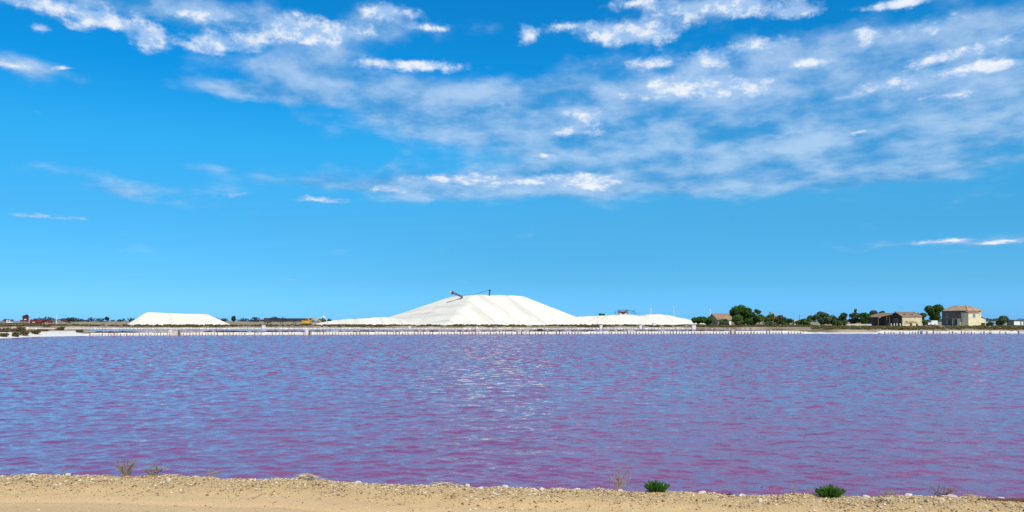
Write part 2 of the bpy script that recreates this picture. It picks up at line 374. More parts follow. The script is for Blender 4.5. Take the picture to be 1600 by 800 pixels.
def waves(X, Y, dx):
    r = np.random.default_rng(11); Z = np.zeros_like(X)
    g = (.72 + .40 * fbm(X * .05, Y * .11, 31, 4)) * (1 + 1.1 * sstep(Y, 15, 55))
    for i in range(64):
        lam = .11 * (1.6 / .11) ** ((i + r.random()) / 64)
        th = r.normal(0, .60) + .10
        k = 2 * math.pi / lam; slope = .030 * (lam / .30) ** (.15 if lam < .30 else -.8)
        A = slope / k * .78
        ph = r.random() * 6.283
        arg = k * (math.sin(th) * X + math.cos(th) * Y) + ph
        att = 1 - sstep(dx * 2.6 / lam, .6, 1.3)
        s = np.sin(arg)
        Z += A * att * (s + .25 * (s * s - .5))
    return Z * g
RIM = [(-600, 738), (0, 742), (200, 742), (400, 748), (480, 747), (560, 754), (800, 760), (1000, 766), (1200, 772), (1400, 776), (1600, 781), (2200, 790)]
RIMZ = .36
_rx = [((p - 800) / F) * ((CAMZ - RIMZ) * F / (y - HOR)) for p, y in RIM]; _ry = [(CAMZ - RIMZ) * F / (y - HOR) for p, y in RIM]
def rim_y(X): return np.interp(X, _rx, _ry) + .24 * (fbm(X * 1.3, X * 0 + 3.3, 5, 5) - .5)

wa = np.concatenate([np.linspace(-1.5, -.72, 40, endpoint=False), np.linspace(-.72, .72, 640, endpoint=False), np.linspace(.72, 1.5, 40)])
rows = [7.0]
while rows[-1] < 140: rows.append(rows[-1] + max(.034, min(.0038 * rows[-1], .165)))
wr = np.array(rows)
Yw = np.repeat(wr[:, None], len(wa), 1); Yw = np.minimum(Yw, shore(wa)[None, :] + 1.5); Xw = wa[None, :] * Yw
dxw = np.maximum(.034, np.minimum(.0038 * Yw, .165))
Zw = waves(Xw, Yw, dxw) * (1 - .6 * sstep(Yw - shore(wa)[None, :], -4, 0))
rip = .20 + .80 * sstep(Yw, 14, 50)
me = np_mesh('pink_pond', np.stack([Xw, Yw, Zw], -1).reshape(-1, 3), grid_quads(*Xw.shape), M_WATER, True, {'ripple': rip.ravel()})
tag(link('pink_pond', me), 'broad rippled pink salt pond water in front', kind='structure')
ba = np.linspace(-1.4, .45, 240); bd = np.linspace(0, 1, 40)
Yb = (shore(ba) + 3)[None, :] * (1 - bd[:, None]) + 213.0 * bd[:, None]; Xb = ba[None, :] * Yb
me = np_mesh('back_pond', np.stack([Xb, Yb, Yb * 0 - .02], -1).reshape(-1, 3), grid_quads(*Xb.shape), M_WATER, True, {'ripple': np.full(Xb.size, .7)})
tag(link('back_pond', me), 'narrow strip of violet pond water behind the dyke', kind='structure')

# near sandy track and its rim
sx = np.linspace(-14, 14, 680); ex = rim_y(sx)
st = np.concatenate([np.linspace(-18, -2.6, 24, endpoint=False), np.linspace(-2.6, .5, 150)])
Ys = ex[None, :] + st[:, None]; Xs = np.repeat(sx[None, :], len(st), 0); T = np.repeat(st[:, None], len(sx), 1)
lip = fbm(Xs * 3.0, Ys * 3.0, 8, 4)
Zs = .275 + (RIMZ - .275) * sstep(T, -1.0, -.10) * (.65 + .7 * lip) + .02 * (fbm(Xs * 6, Ys * 9, 4, 4) - .5) * sstep(T, -1.2, -.5) \
     + .012 * (fbm(Xs * .8, Ys * 2.5, 2, 3) - .5) + .012 * (fbm(Xs * 14, Ys * 14, 21, 3) - .5) * sstep(T, -.9, -.3)
for rc, rw in ((-.62, .10), (-.98, .07), (-2.2, .10)):
    Zs = Zs - .014 * np.exp(-((T - rc - .06 * (fbm(Xs * .4, Xs * 0 + rc, 61, 3) - .5)) / rw) ** 2) * (.5 + fbm(Xs * .7, Ys * 0 + 1, 62, 3))
Zs = Zs - sstep(T, -.02, .34) * .62
rimv = np.maximum(sstep(T, -.80, -.38) * (.6 + .8 * (fbm(Xs * 2, Ys * 2, 44) - .2)), .75 * sstep(-T, 1.0, 1.35) * fbm(Xs * .9, Ys * 2.2, 45))
me = np_mesh('sand_track', np.stack([Xs, Ys, Zs], -1).reshape(-1, 3), grid_quads(*Xs.shape), M_SAND, True, {'rim': np.clip(rimv, 0, 1).ravel()})
tag(link('sand_track', me), 'dry sandy track with gravelly rim along the near water edge', kind='structure')
def SZ(x, y):
    j = int(np.clip(np.searchsorted(sx, x), 0, len(sx) - 1)); i = int(np.clip(np.searchsorted(st, y - ex[j]), 0, len(st) - 1)); return float(Zs[i, j])

# ------------------------------------------------------------------ salt heaps
def heap(name, label, Wc, nx, ny, x0, x1, y0, y1, fn, mat, base, streakdir, sc=.55, amp=.22):
    X, Y = np.meshgrid(np.linspace(x0, x1, nx), np.linspace(y0, y1, ny))
    H = fn(X, Y)
    c, s = streakdir
    q = (X * c + Y * s)
    stk = fbm(q * sc, (X * -s + Y * c) * .03, 71, 4)
    H = H + np.where(H > .2, (stk - .5) * amp * np.clip(H / 2, 0, 1), 0) + (fbm(X * .3, Y * .3, 13) - .5) * .35 * np.clip(H, 0, 1)
    H = np.maximum(H, -.6)
    o = link(name, np_mesh(name, np.stack([X, Y, H + base], -1).reshape(-1, 3), grid_quads(*X.shape), mat, True, {'streak': stk.ravel()}))
    return tag(o, label, 'salt heap', 'white salt heaps')
def smin(*hs, k=.9):
    return -k * np.log(sum(np.exp(-np.clip(h, -30, 60) / k) for h in hs))
BASE = .28
A = W(697, 304); B = W(568, 380)
ld = (B - A).normalized(); ln = Vector((-ld.y, ld.x, 0)) * -1 if (-ld.y) < 0 else Vector((-ld.y, ld.x, 0))
if ln.x < 0: ln = -ln
E = W(934, 338); rd = (E - A).normalized(); fn_ = Vector((-rd.y, rd.x, 0))
X586, X931 = W(586, 350).x, W(931, 345).x
def big(X, Y):
    left = .47 * ((X - A.x) * ln.x + (Y - A.y) * ln.y)
    ramp = 3.0 + .315 * (X - X586)
    front = .45 * ((X - A.x) * fn_.x + (Y - A.y) * fn_.y)
    right = .41 * (X931 - X)
    back = .62 * (408 - Y)
    return smin(left, ramp, front, right, back, 13.7 + 0 * X, k=.55)
heap('salt_heap', 'huge white salt heap with ridged flanks, tallest in the middle', None, 300, 180, -78, 48, 300, 415, big, M_SALT, BASE, (.80, .60), .5, .45)
c1 = W(280, 305)
def lft(X, Y):
    x = X - c1.x * (Y / 305)
    return smin(.50 * (Y - 300.5), .68 * (x + 21.0) + .1, .46 * (21.0 - x) * (.75 + .5 * fbm(X * .2, Y * .2, 66)), .45 * (340 - Y), 5.35 - .03 * (x + 14) + .5 * (fbm(X * .16, Y * .16, 6) - .5), k=.2)
heap('salt_heap', 'low flat-topped salt heap standing alone at the far left', None, 200, 90, c1.x - 42, c1.x + 26, 298, 344, lft, M_SALT2, BASE, (.9, .4), .35, .3)
c2 = W(548, 322)
def sm(X, Y):
    x = X - c2.x
    return smin(.45 * (Y - 304), .45 * (346 - Y), .20 * (x + 13) + .3, .5 * (24 - x), 2.35 + .06 * x + .9 * (fbm(X * .18, Y * .1, 16) - .5), k=.25)
heap('salt_heap', 'small humpy salt heap between the yellow excavator and the big heap', None, 130, 70, c2.x - 17, c2.x + 26, 302, 349, sm, M_SALT, BASE, (.9, .4))
c3 = W(975, 385)
def rg(X, Y):
    x = X - c3.x
    return smin(.5 * (Y - 362), .22 * (25 - x), .3 * (x + 50), .5 * (425 - Y), 4.9 + .05 * np.minimum(x, 4) + .25 * (fbm(X * .2, Y * .2, 36) - .5), k=.35)
heap('salt_heap', 'low striped salt heap under the red machine right of the big heap', None, 170, 80, c3.x - 52, c3.x + 28, 360, 428, rg, M_SALT, BASE, (.75, -.66), .9, .5)
c4 = W(1056, 440)
def fr(X, Y):
    x = X - c4.x
    return smin(.5 * (Y - 420), .24 * (15 - x), .4 * (x + 30), .5 * (470 - Y), 5.5 + .2 * (fbm(X * .2, Y * .2, 26) - .5), k=.4)
heap('salt_heap', 'rightmost salt heap ending behind the two small pines', None, 110, 60, c4.x - 32, c4.x + 17, 418, 472, fr, M_SALT, BASE, (.9, .4))

# ------------------------------------------------------------------ post revetments along the dyke
def edge_pt(px): a = (px - 800) / F; Y = float(shore(np.array([a]))[0]); return Vector((a * Y, Y, 0))
post_me = []
for k in range(5):
    mb = MB(); w = .034 + .007 * k; h = .33 + .03 * k
    mb.tube([(0, 0, -.5), (.01 * (k - 2), 0, h * .6), (.018 * (k - 2), .01, h)], [w, w * .95, w * .8], 6); post_me.append(mb.mesh('post', M_POST))
def revetment(p0, p1, label, gapf=0.0):
    A0 = edge_pt(p0); root = empty('post_revetment', A0)
    tag(root, label, 'revetment', 'post revetments on the dyke front')
    n = max(3, int((p1 - p0) / 4.75)); mb = MB(); pts = []
    m = n * 3
    for i in range(m + 1):
        P = edge_pt(p0 + (p1 - p0) * i / m) - A0; t = .35 + .09 * (random.random() - .5)
        for z, off in ((-.4, .03), (t * .55, .10 + .04 * random.random()), (t, .13), (t + .015, .55)): pts.append((P.x, P.y + off, z))
    mb.add(pts, [(i*4+j, (i+1)*4+j, (i+1)*4+j+1, i*4+j+1) for i in range(m) for j in range(3)])
    mb.build('salt_crusted_face', M_CRUST, root, True)
    for i in range(n):
        if random.random() < .11 + gapf: continue
        P = edge_pt(p0 + (p1 - p0) * (i + .5 + .22 * (random.random() - .5)) / n) - A0
        o = link('post', random.choice(post_me), root); o.location = (P.x, P.y, 0)
        o.rotation_euler = (R(random.uniform(-3, 3)), R(random.uniform(-9, 9)), random.random() * 6)
        o.scale = (1, 1, random.uniform(.72, 1.22))
revetment(138, 268, 'dark posts along the salt-crusted dyke in front of the low left heap')
revetment(280, 477, 'dark posts on the dyke between the beige sluice and the white sluice block')
revetment(484, 807, 'long run of dark posts on the dyke below the big heap')
revetment(815, 1141, 'run of dark posts on the dyke below the right-hand heaps')
revetment(1147, 1254, 'dark posts on the dyke below the big round pine')
revetment(1376, 1438, 'white-crusted posts on the bank in front of the ochre shed', .1)
revetment(1447, 1545, 'white-crusted posts on the bank in front of the cream house', .12)
revetment(1550, 1640, 'broken brownish posts on the bank at the right edge', .35)
rr = empty('rear_revetment', W(600, 211.2)); tag(rr, 'distant white row of tiny posts along the far bank of the back pond', 'revetment')
mb = MB(); mp = MB(); O = rr.location; px = -150.0; pts = []
while px < 1085:
    P = W(px, 211.2) - O; t = .20 + .06 * (random.random() - .5)
    for z, off in ((-.4, 0), (t, .05), (t + .02, .6)): pts.append((P.x, P.y + off, z))
    px += 2.2
    if random.random() < .85: mp.tube([(P.x, P.y - .08, -.3), (P.x, P.y - .08, t + random.uniform(-.06, .12))], .05, 5)
n = len(pts) // 3
mb.add(pts, [(i*3+j, (i+1)*3+j, (i+1)*3+j+1, i*3+j+1) for i in range(n - 1) for j in range(2)])
mb.build('salt_crusted_face', M_CRUST, rr, True); tag(mp.build('post_row', M_POST, rr), kind='stuff')

def sluice(px, Y, w, h, label, mat=None, gate=True):
    p = W(px, Y); p.z = max(GZ(p), 0) if Y > 150 else 0.0
    r = empty('sluice_block', p, random.uniform(-.15, .15)); tag(r, label, 'sluice block', 'sluice blocks on the dykes')
    b = MB(); b.box(-w/2, w/2, -.35, .5, -.5, h * .86, .04); b.box(-w/2 - .05, w/2 + .05, -.40, .55, h * .86, h, .05); b.build('block', mat or M_CONC, r)
    if gate:
        g = MB(); g.box(w/2 + .052, w/2 + .17, -.30, .1, -.3, h * .72); g.bar((w/2 + .11, -.1, h * .7), (w/2 + .11, -.1, h * 1.02), .03); g.build('gate', M_POST, r)
Yf = lambda px: edge_pt(px).y + .15
sluice(274.5, Yf(274), .86, .86, 'tall beige sluice block on the dyke below the low left heap')
sluice(480.5, Yf(480), .50, .92, 'white sluice block on the front dyke below the yellow excavator', M_WHITE)
sluice(811, Yf(811), .62, .62, 'small beige sluice block on the front dyke right of the heap centre')
sluice(1144, Yf(1144), .50, .66, 'small beige sluice block on the dyke below the big round pine')
sluice(1443, Yf(1443), .60, .56, 'low pale block among the bank posts right of the ochre shed', M_WHITE)
sluice(412, 211.4, .80, 1.0, 'white block on the far bank below the black conveyor', M_WHITE, False)
sluice(640, 211.4, .70, .75, 'white block on the far bank below the big heap left flank', M_WHITE, False)
sluice(745, 211.4, .55, .62, 'white block on the far bank below the big heap crest', M_WHITE, False)
sluice(939, 211.4, .72, 1.0, 'white block on the far bank right of the big heap', M_WHITE)
sluice(1001, 211.4, .72, 1.0, 'white block on the far bank below the red machine', M_WHITE)
sluice(1023, 235, 1.1, 1.0, 'wide white block in the scrub below the far lamp post', M_WHITE)
sluice(1084, 206, 1.0, 1.1, 'white block on the far bank below the two small pines', M_WHITE, False)
sluice(1596, Yf(1596), 1.1, .50, 'low pale block beside a dark gap at the right edge of the bank', M_CRUST)
def marker(px, Y, h, label):
    p = W(px, Y); p.z = GZ(p); b = MB(); b.add([(-.36,-.3,-.1),(.36,-.3,-.1),(.36,.3,-.1),(-.36,.3,-.1),(-.22,-.2,h*.7),(.22,-.2,h*.7),(.22,.2,h*.7),(-.22,.2,h*.7),(-.05,-.05,h),(.1,-.05,h),(.1,.05,h),(-.05,.05,h)],
      [(0,1,5,4),(1,2,6,5),(2,3,7,6),(3,0,4,7),(4,5,9,8),(5,6,10,9),(6,7,11,10),(7,4,8,11),(8,9,10,11)])
    o = b.build('marker_stone', M_CONC); o.location = p; tag(o, label, 'marker stone')
marker(267, Yf(267) + 1.6, .42, 'pointed white stone on the dyke beside the tall beige sluice block')
marker(43, 128, .62, 'pale leaning marker stone among the bushes at the far left')
# ------------------------------------------------------------------ machines and masts
def lamp(px, Y, ytop, label):
    p = W(px, Y); p.z = GZ(p) - .1; h = ZA(ytop, Y) - p.z
    r = empty('lamp_post', p); tag(r, label, 'lamp post', 'white lamp posts')
    b = MB(); b.tube([(0,0,0),(0,0,h*.5),(0,0,h)], [.17,.13,.10], 8); b.build('pole', M_WHITE, r)
    b = MB(); b.box(-.42,.42,-.05,.05,h,h+.1); b.build('crossarm', M_WHITE, r)
    for sgn in (-1, 1):
        b = MB(); b.profile([(sgn*.3-.18,h-.11),(sgn*.3+.18,h-.11),(sgn*.3+.12,h-.002),(sgn*.3-.12,h-.002)], -.16, .16); b.build('lamp_head', M_WHITE, r)
lamp(1017, 455, 482.5, 'thin white lamp post between the two right-hand salt heaps')
lamp(1053, 485, 479.5, 'tallest thin white lamp post above the rightmost salt heap')
lamp(1109.5, 300, 484, 'thin white lamp post rising behind the tiled barn roof')
lamp(45.5, 400, 491.5, 'thin white lamp post in front of the red harvester')
lamp(88.5, 405, 493, 'thin white lamp post right of the red harvester')

# stacker on the crest of the big heap
cz = BASE + 13.2
sk = empty('salt_stacker', W(722, 347, cz - .3)); tag(sk, 'tilted conveyor boom and guyed mast on top of the big heap', 'conveyor')
O = Vector(sk.location)
def ski(px, py, Y=347): return W(px, Y, ZA(py, Y)) - O
a0, a1 = ski(702.5, 455.5), ski(723, 464.5)
b = MB()
for dy in (-.7, .7):
    for dz in (-.35, .45): b.bar(a0 + Vector((.6, dy, dz)), a1 + Vector((0, dy, dz)), .14)
for i in range(8):
    f0, f1 = i / 8, (i + 1) / 8; q0 = a0.lerp(a1, f0); q1 = a0.lerp(a1, f1)
    for dy in (-.7, .7): b.bar(q0 + Vector((0, dy, -.35 if i % 2 else .45)), q1 + Vector((0, dy, .45 if i % 2 else -.35)), .08)
b.build('boom_truss', M_DARK, sk)
b = MB(); dirv = (a1 - a0).normalized(); up = Vector((-dirv.z, 0, dirv.x)); 
def slab(mb, p, q, w, t, up):
    mb.add([p+Vector((0,-w,0))-up*t, q+Vector((0,-w,0))-up*t, q+Vector((0,w,0))-up*t, p+Vector((0,w,0))-up*t,
            p+Vector((0,-w,0))+up*t, q+Vector((0,-w,0))+up*t, q+Vector((0,w,0))+up*t, p+Vector((0,w,0))+up*t],
           [(3,2,1,0),(4,5,6,7),(0,1,5,4),(1,2,6,5),(2,3,7,6),(3,0,4,7)])
slab(b, a0.lerp(a1, .12), a1, .62, .30, up); b.build('belt', M_WOOD, sk)
b = MB(); slab(b, a0.lerp(a1, .16), a0.lerp(a1, .30), .8, .72, up); b.build('head_guard', M_RED, sk)
b = MB(); b.cyl(a0 + Vector((.5, 0, 0)), (0, 1, 0), .42, 1.5, 12); b.build('head_drum', M_CONC, sk)
b = MB()
for dy in (-.6, .6): b.bar(a1.lerp(a0, .15) + Vector((0, dy, 0)), a1.lerp(a0, .1) + Vector((0, dy, -2.2)), .16)
b.build('boom_support', M_DARK, sk)
mt = ski(765, 452.5); mbm = ski(765, 464)
b = MB(); b.tube([mbm, mt], [.3, .22], 6); b.box(mt.x-.55, mt.x+.75, mt.y-.25, mt.y+.25, mt.z-.5, mt.z-.1); b.build('mast', M_DARK, sk)
for (qx, qy) in ((761, 463.6), (771.5, 463.6), (777, 463.9)):
    b = MB(); b.bar(mt - Vector((0, 0, .9)), ski(qx, qy), .06); b.build('stay', M_DARK, sk)
b = MB(); p0 = mt - Vector((0, 0, .1)); p1 = a1.lerp(a0, .1) + Vector((0, 0, .5))
b.tube([p0.lerp(p1, i / 10) - Vector((0, 0, .55 * math.sin(math.pi * i / 10))) for i in range(11)], .085, 5); b.build('cable', M_DARK, sk)

# red gantry machine on the right heap
gz = BASE + 5.0
gr = empty('salt_washer', W(974, 392, gz)); tag(gr, 'dark red lattice machine with arms standing on the right salt heap', 'machine')
def frame(mb, x0, x1, y0, y1, z0, z1, w):
    for x in (x0, x1):
        for y in (y0, y1): mb.bar((x,y,z0),(x,y,z1), w)
    for z in (z0, z1):
        for y in (y0, y1): mb.bar((x0,y,z),(x1,y,z), w)
        for x in (x0, x1): mb.bar((x,y0,z),(x,y1,z), w)
b = MB(); frame(b, -2.5, 2.0, -1.5, 1.5, -.3, 2.3, .2)
for y in (-1.5, 1.5): b.bar((-2.5,y,0),(2.0,y,2.3), .12); b.bar((2.0,y,0),(-2.5,y,2.3), .12)
b.build('frame', M_RED, gr)
b = MB(); b.box(-2.3,1.8,-1.3,1.3,1.0,1.6); b.box(-2.6,2.2,-1.7,1.7,2.3,2.45); b.build('deck', M_RED, gr)
b = MB(); b.profile([(-1.9,1.0),(1.3,1.0),(.5,.1),(-1.2,.1)], -1.1, 1.1); b.build('hopper', M_RED, gr)
for x in (-1.5, .9):
    b = MB(); b.cyl((x, -1.35, .2), (0,1,0), .5, .5, 12); b.build('wheel', M_CONC, gr)
b = MB(); b.bar((2.0,0,2.2),(6.6,0,1.2),.16); b.bar((2.0,0,1.0),(7.4,0,.5),.16); b.bar((5.5,0,2.9),(5.5,0,.3),.14); b.bar((2.0,0,2.2),(5.5,0,2.0),.1); b.bar((4.0,0,.8),(5.5,0,2.0),.1); b.build('arm', M_DARK, gr)
b = MB(); b.bar((-2.5,0,1.6),(-4.3,0,1.2),.16); b.bar((-4.2,0,2.0),(-4.2,0,-.2),.12); b.bar((-4.3,0,1.2),(-3.4,0,.1),.12); b.build('feeder', M_DARK, gr)

# harvester group at the far left
hv = empty('salt_harvester', W(50, 420, .1)); tag(hv, 'long dark red salt harvester with raised cab at the far left', 'harvester')
pm = F / 420
def hx(px): return (px - 50) / pm
b = MB(); b.box(hx(33), hx(69), -1.0, 1.0, 1.7, 2.5); b.build('main_beam', M_RED, hv)
b = MB()
for i in range(12): x0 = hx(33) + i * 1.05; b.bar((x0,-1.04,1.7 if i%2 else 2.5),(x0+1.05,-1.04,2.5 if i%2 else 1.7), .1)
b.build('lattice', M_RED, hv)
c = MB(); c.box(hx(37), hx(44.5), -1.2, 1.2, 2.52, 4.2, .2); cab = c.build('cab', M_DARK, hv)
c = MB(); c.box(hx(37)+.3, hx(44.5)-.3, -1.23, -1.205, 3.2, 3.9); c.build('window', M_GLASS, cab)
c = MB(); c.box(hx(36.5), hx(45), -1.4, 1.4, 4.22, 4.4); c.build('cab_roof', M_RED, hv)
c = MB(); c.box(hx(40), hx(43.5), -1.26, -1.18, 2.55, 3.0); c.build('panel', M_WHITE, hv)
c = MB(); c.box(hx(47), hx(62), -1.3, 1.3, .65, 1.69, .2); c.build('engine_body', M_RED, hv)
for sgn in (-1, 1):
    c = MB(); x0, x1 = hx(46), hx(62); c.profile([(x0+.4,0),(x1-.4,0),(x1,.45),(x1-.3,.95),(x0+.3,.95),(x0,.45)], sgn*1.75-.35, sgn*1.75+.35); c.build('crawler_track', M_RUB, hv)
c = MB(); c.box(hx(53), hx(57), -1.42, -1.32, .98, 1.45); c.build('name_plate', M_CONC, hv)
c = MB(); c.profile([(hx(61),.9),(hx(66),.9),(hx(69.5),2.2),(hx(68.5),2.9),(hx(60),2.9)], -1.5, 1.5); c.build('hopper', M_RED, hv)
for x in (hx(34.5), hx(67)):
    c = MB(); c.bar((x,-.9,0),(x,-.9,1.8),.16); c.bar((x,.9,0),(x,.9,1.8),.16); c.build('leg', M_RED, hv)
bc = empty('belt_conveyor', W(90, 424, .1)); tag(bc, 'dark red belt conveyor sloping down right of the harvester', 'conveyor')
def bx_(px): return (px - 90) / (F / 424)
b = MB()
P_ = [Vector((bx_(70),0,2.1)), Vector((bx_(95),0,2.3)), Vector((bx_(110),0,.45))]
for i in range(2):
    for dy in (-.6,.6):
        for dz in (0, .7): b.bar(P_[i]+Vector((0,dy,dz)), P_[i+1]+Vector((0,dy,dz)), .15)
    for k in range(7):
        q0 = P_[i].lerp(P_[i+1], k/7); q1 = P_[i].lerp(P_[i+1], (k+1)/7); b.bar(q0+Vector((0,-.6,.7*(k%2))), q1+Vector((0,-.6,.7*((k+1)%2))), .1)
b.build('truss', M_RED, bc)
b = MB(); slab(b, P_[0]+Vector((0,0,.6)), P_[1]+Vector((0,0,.6)), .5, .12, Vector((0,0,1))); slab(b, P_[1]+Vector((0,0,.6)), P_[2]+Vector((0,0,.6)), .5, .12, Vector((.5,0,.87))); b.build('belt', M_RUB, bc)
b = MB(); b.box(bx_(76), bx_(81), -.9, .9, .9, 2.0); b.build('drive_box', M_RED, bc)
for x in (bx_(71), bx_(83), bx_(95)):
    b = MB(); b.bar((x-.4,-.6,0),(x,-.6,2.2),.16); b.bar((x+.4,.6,0),(x,.6,2.2),.16); b.build('trestle', M_RED, bc)
gcv = empty('ground_conveyor', W(20, 395, .12)); tag(gcv, 'low dark conveyor line on the ground at the left edge of the picture', 'conveyor')
b = MB(); b.box(-16, 8.6, -.5, .5, .55, .95); b.build('belt_trough', M_DARK, gcv)
for i in range(17):
    b = MB(); x = -15.6 + i * 1.48; b.bar((x,-.5,-.1),(x,-.3,.6),.14); b.bar((x,.5,-.1),(x,.3,.6),.14); b.bar((x,-.45,.12),(x,.45,.12),.12); b.build('stand', M_DARK, gcv)
def van(px, Y, yb, L, Hh, rz, label, mat=M_WHITE):
    p = W(px, Y); p.z = GZ(p) if yb is None else ZA(yb, Y)
    r = empty('van', p, rz); tag(r, label, 'van')
    b = MB(); h = Hh; l = L / 2
    b.profile([(-l,.35),(l-.1,.35),(l,.5),(l,.95),(l-.75,1.1),(l-1.45,h-.12),(l-1.8,h),(-l+.15,h),(-l,h-.2)], -.9, .9); b.build('body', mat, r)
    b = MB(); b.add([(l-.80,-.78,1.15),(l-.80,.78,1.15),(l-1.40,.7,h-.2),(l-1.40,-.7,h-.2)], [(0,1,2,3)])
    b.v = [(x+.035,y,z+.02) for x,y,z in b.v]; b.build('windscreen', M_GLASS, r)
    b = MB(); b.box(l-2.2, l-1.35, -.915, -.902, 1.15, h-.3); b.build('side_window', M_GLASS, r)
    for x in (-l+.85, l-.85):
        for sgn in (-1, 1):
            b = MB(); b.cyl((x, sgn*.82, .34), (0,1,0), .34, .24, 14); w = b.build('wheel', M_RUB, r)
            b = MB(); b.cyl((x, sgn*.95, .34), (0,1,0), .18, .05, 10); b.build('rim', M_CONC, w)
    for sgn in (-1, 1):
        b = MB(); b.box(l+.002, l+.03, sgn*.62-.15, sgn*.62+.15, .68, .88); b.build('headlight', M_GLASS, r)
van(15.5, 430, None, 2.9, 2.1, 0, 'small white van parked at the far left edge')
van(1455.5, 246, None, 3.0, 1.75, R(178), 'white van parked left of the cream house', M_WHITE)

# black conveyor, yellow excavator and loading hopper
bk = empty('truss_conveyor', W(445, 322, .25)); tag(bk, 'long black boxed conveyor on trestles left of the yellow excavator', 'conveyor')
def kx(px): return (px - 445) / (F / 322)
b = MB()
z0, z1 = 1.55, 2.9
for y in (-.9, .9):
    for z in (z0, z1): b.bar((kx(421),y,z),(kx(490),y,z), .14)
    N = 22
    for i in range(N):
        x0 = kx(421) + (kx(490)-kx(421))*i/N; x1 = kx(421) + (kx(490)-kx(421))*(i+1)/N; b.bar((x0,y,z0),(x1,y,z1) if i%2 else (x1,y,z1), .1)
b.build('truss', M_DARK, bk)
b = MB(); b.box(kx(419), kx(488), -.75, .75, 1.75, 2.75); b.build('belt_housing', M_DARK, bk)
b = MB(); b.box(kx(413.5), kx(423), -1.3, 1.3, 1.2, 3.1, .25); b.build('drive_house', M_DARK, bk)
for x in (kx(416), kx(420), kx(440), kx(460), kx(478)):
    b = MB(); b.bar((x-.5,-.9,-.1),(x,-.8,z0),.16); b.bar((x+.5,.9,-.1),(x,.8,z0),.16); b.build('trestle', M_DARK, bk)
ev = empty('excavator', W(480, 309, .28)); tag(ev, 'yellow excavator with arched boom in front of the black conveyor', 'excavator')
def ex_(px): return (px - 480) / (F / 309)
for sgn in (-1, 1):
    b = MB(); b.profile([(-1.5,0),(1.3,0),(1.7,.4),(1.4,.75),(-1.6,.75),(-1.9,.4)], sgn*1.1-.3, sgn*1.1+.3); b.build('crawler_track', M_RUB, ev)
b = MB(); b.box(-2.0, 1.0, -1.2, 1.2, .78, 1.75, .2); b.box(-2.05,-1.0,-1.15,1.15,1.7,2.0,.15); b.build('upper_body', M_YEL, ev)
b = MB(); b.profile([(-.3,1.76),(1.0,1.76),(1.1,2.0),(.85,2.75),(-.3,2.75)], -1.2, -.2); cabx = b.build('cab', M_YEL, ev)
b = MB(); b.box(-.2,.75,-1.23,-1.203,1.95,2.6); b.build('window', M_GLASS, cabx)
bp = [Vector((.8,.3,1.5)), Vector((2.2,.3,2.5)), Vector((3.3,.3,2.75)), Vector((4.6,.3,1.95))]
b = MB(); b.tube(bp, [.30,.36,.34,.24], 4); b.build('boom', M_YEL, ev)
b = MB(); b.tube([Vector((4.4,.3,2.2)), Vector((5.3,.3,1.6)), Vector((6.3,.3,.85))], [.3,.27,.18], 4); b.build('stick', M_YEL, ev)
b = MB(); b.bar((1.6,.3,1.6),(3.0,.3,2.5),.12); b.bar((3.2,.3,3.0),(4.6,.3,2.4),.1); b.build('hydraulic_ram', M_DARK, ev)
b = MB(); b.profile([(6.2,.95),(5.2,.75),(4.5,.3),(4.9,.05),(5.9,.15),(6.4,.5)], -.35, .95); b.build('bucket', M_DARK, ev)
hp = empty('loading_hopper', W(505, 316, .3)); tag(hp, 'dark loading tower with white chute at the foot of the small heap', 'hopper')
b = MB()
for y in (-.8,.8):
    b.bar((-1.5,y,0),(0,y,3.3),.2); b.bar((2.0,y,0.3),(0,y,3.3),.2); b.bar((-1.0,y,1.2),(1.4,y,1.2),.16); b.bar((-1.2,y,.7),(.8,y,2.2),.14)
b.build('frame', M_DARK, hp)
b = MB(); b.profile([(-1.2,1.3),(.4,1.3),(.7,2.3),(-.9,2.3)], -.7, .7); b.build('hopper', M_DARK, hp)
b = MB(); b.profile([(-.6,2.7),(.5,2.5),(.7,3.5),(.2,3.9),(-.2,3.6)], -.5, .5); b.build('chute', M_WHITE, hp)
b = MB(); b.bar((0,0,3.4),(-4.0,0,2.65),.09); b.bar((0.6,0,3.3),(1.6,0,1.6),.16); b.build('brace', M_WHITE, hp)
# dark dome-shaped tree crown seen over the heap comes with the trees below

# ------------------------------------------------------------------ buildings (local x runs along the sunlit wall, y along the shaded one)
def bld(name, px, Y, rz, label, cat='building'):
    p = W(px, Y); p.z = GZ(p) - .05; return tag(empty(name, p, R(rz)), label, cat)
def part(r, name, mat, *boxes):
    b = MB()
    for q in boxes: b.box(*q)
    return b.build(name, mat, r)
def wall_with_holes(mb, axis, c, u0, u1, z0, z1, th, holes):
    """a wall slab of thickness th with rectangular openings (u0,u1,z0,z1)"""
    us = sorted({u0, u1} | {h[0] for h in holes} | {h[1] for h in holes}); zs = sorted({z0, z1} | {h[2] for h in holes} | {h[3] for h in holes})
    for i in range(len(us) - 1):
        j = 0
        while j < len(zs) - 1:
            mu = (us[i]+us[i+1])/2; hole = lambda jj: any(h[0] < mu < h[1] and h[2] < (zs[jj]+zs[jj+1])/2 < h[3] for h in holes)
            if hole(j): j += 1; continue
            k = j
            while k + 1 < len(zs) - 1 and not hole(k + 1): k += 1
            if axis == 'x': mb.box(us[i], us[i+1], c, c+th, zs[j], zs[k+1])
            else: mb.box(c, c+th, us[i], us[i+1], zs[j], zs[k+1])
            j = k + 1
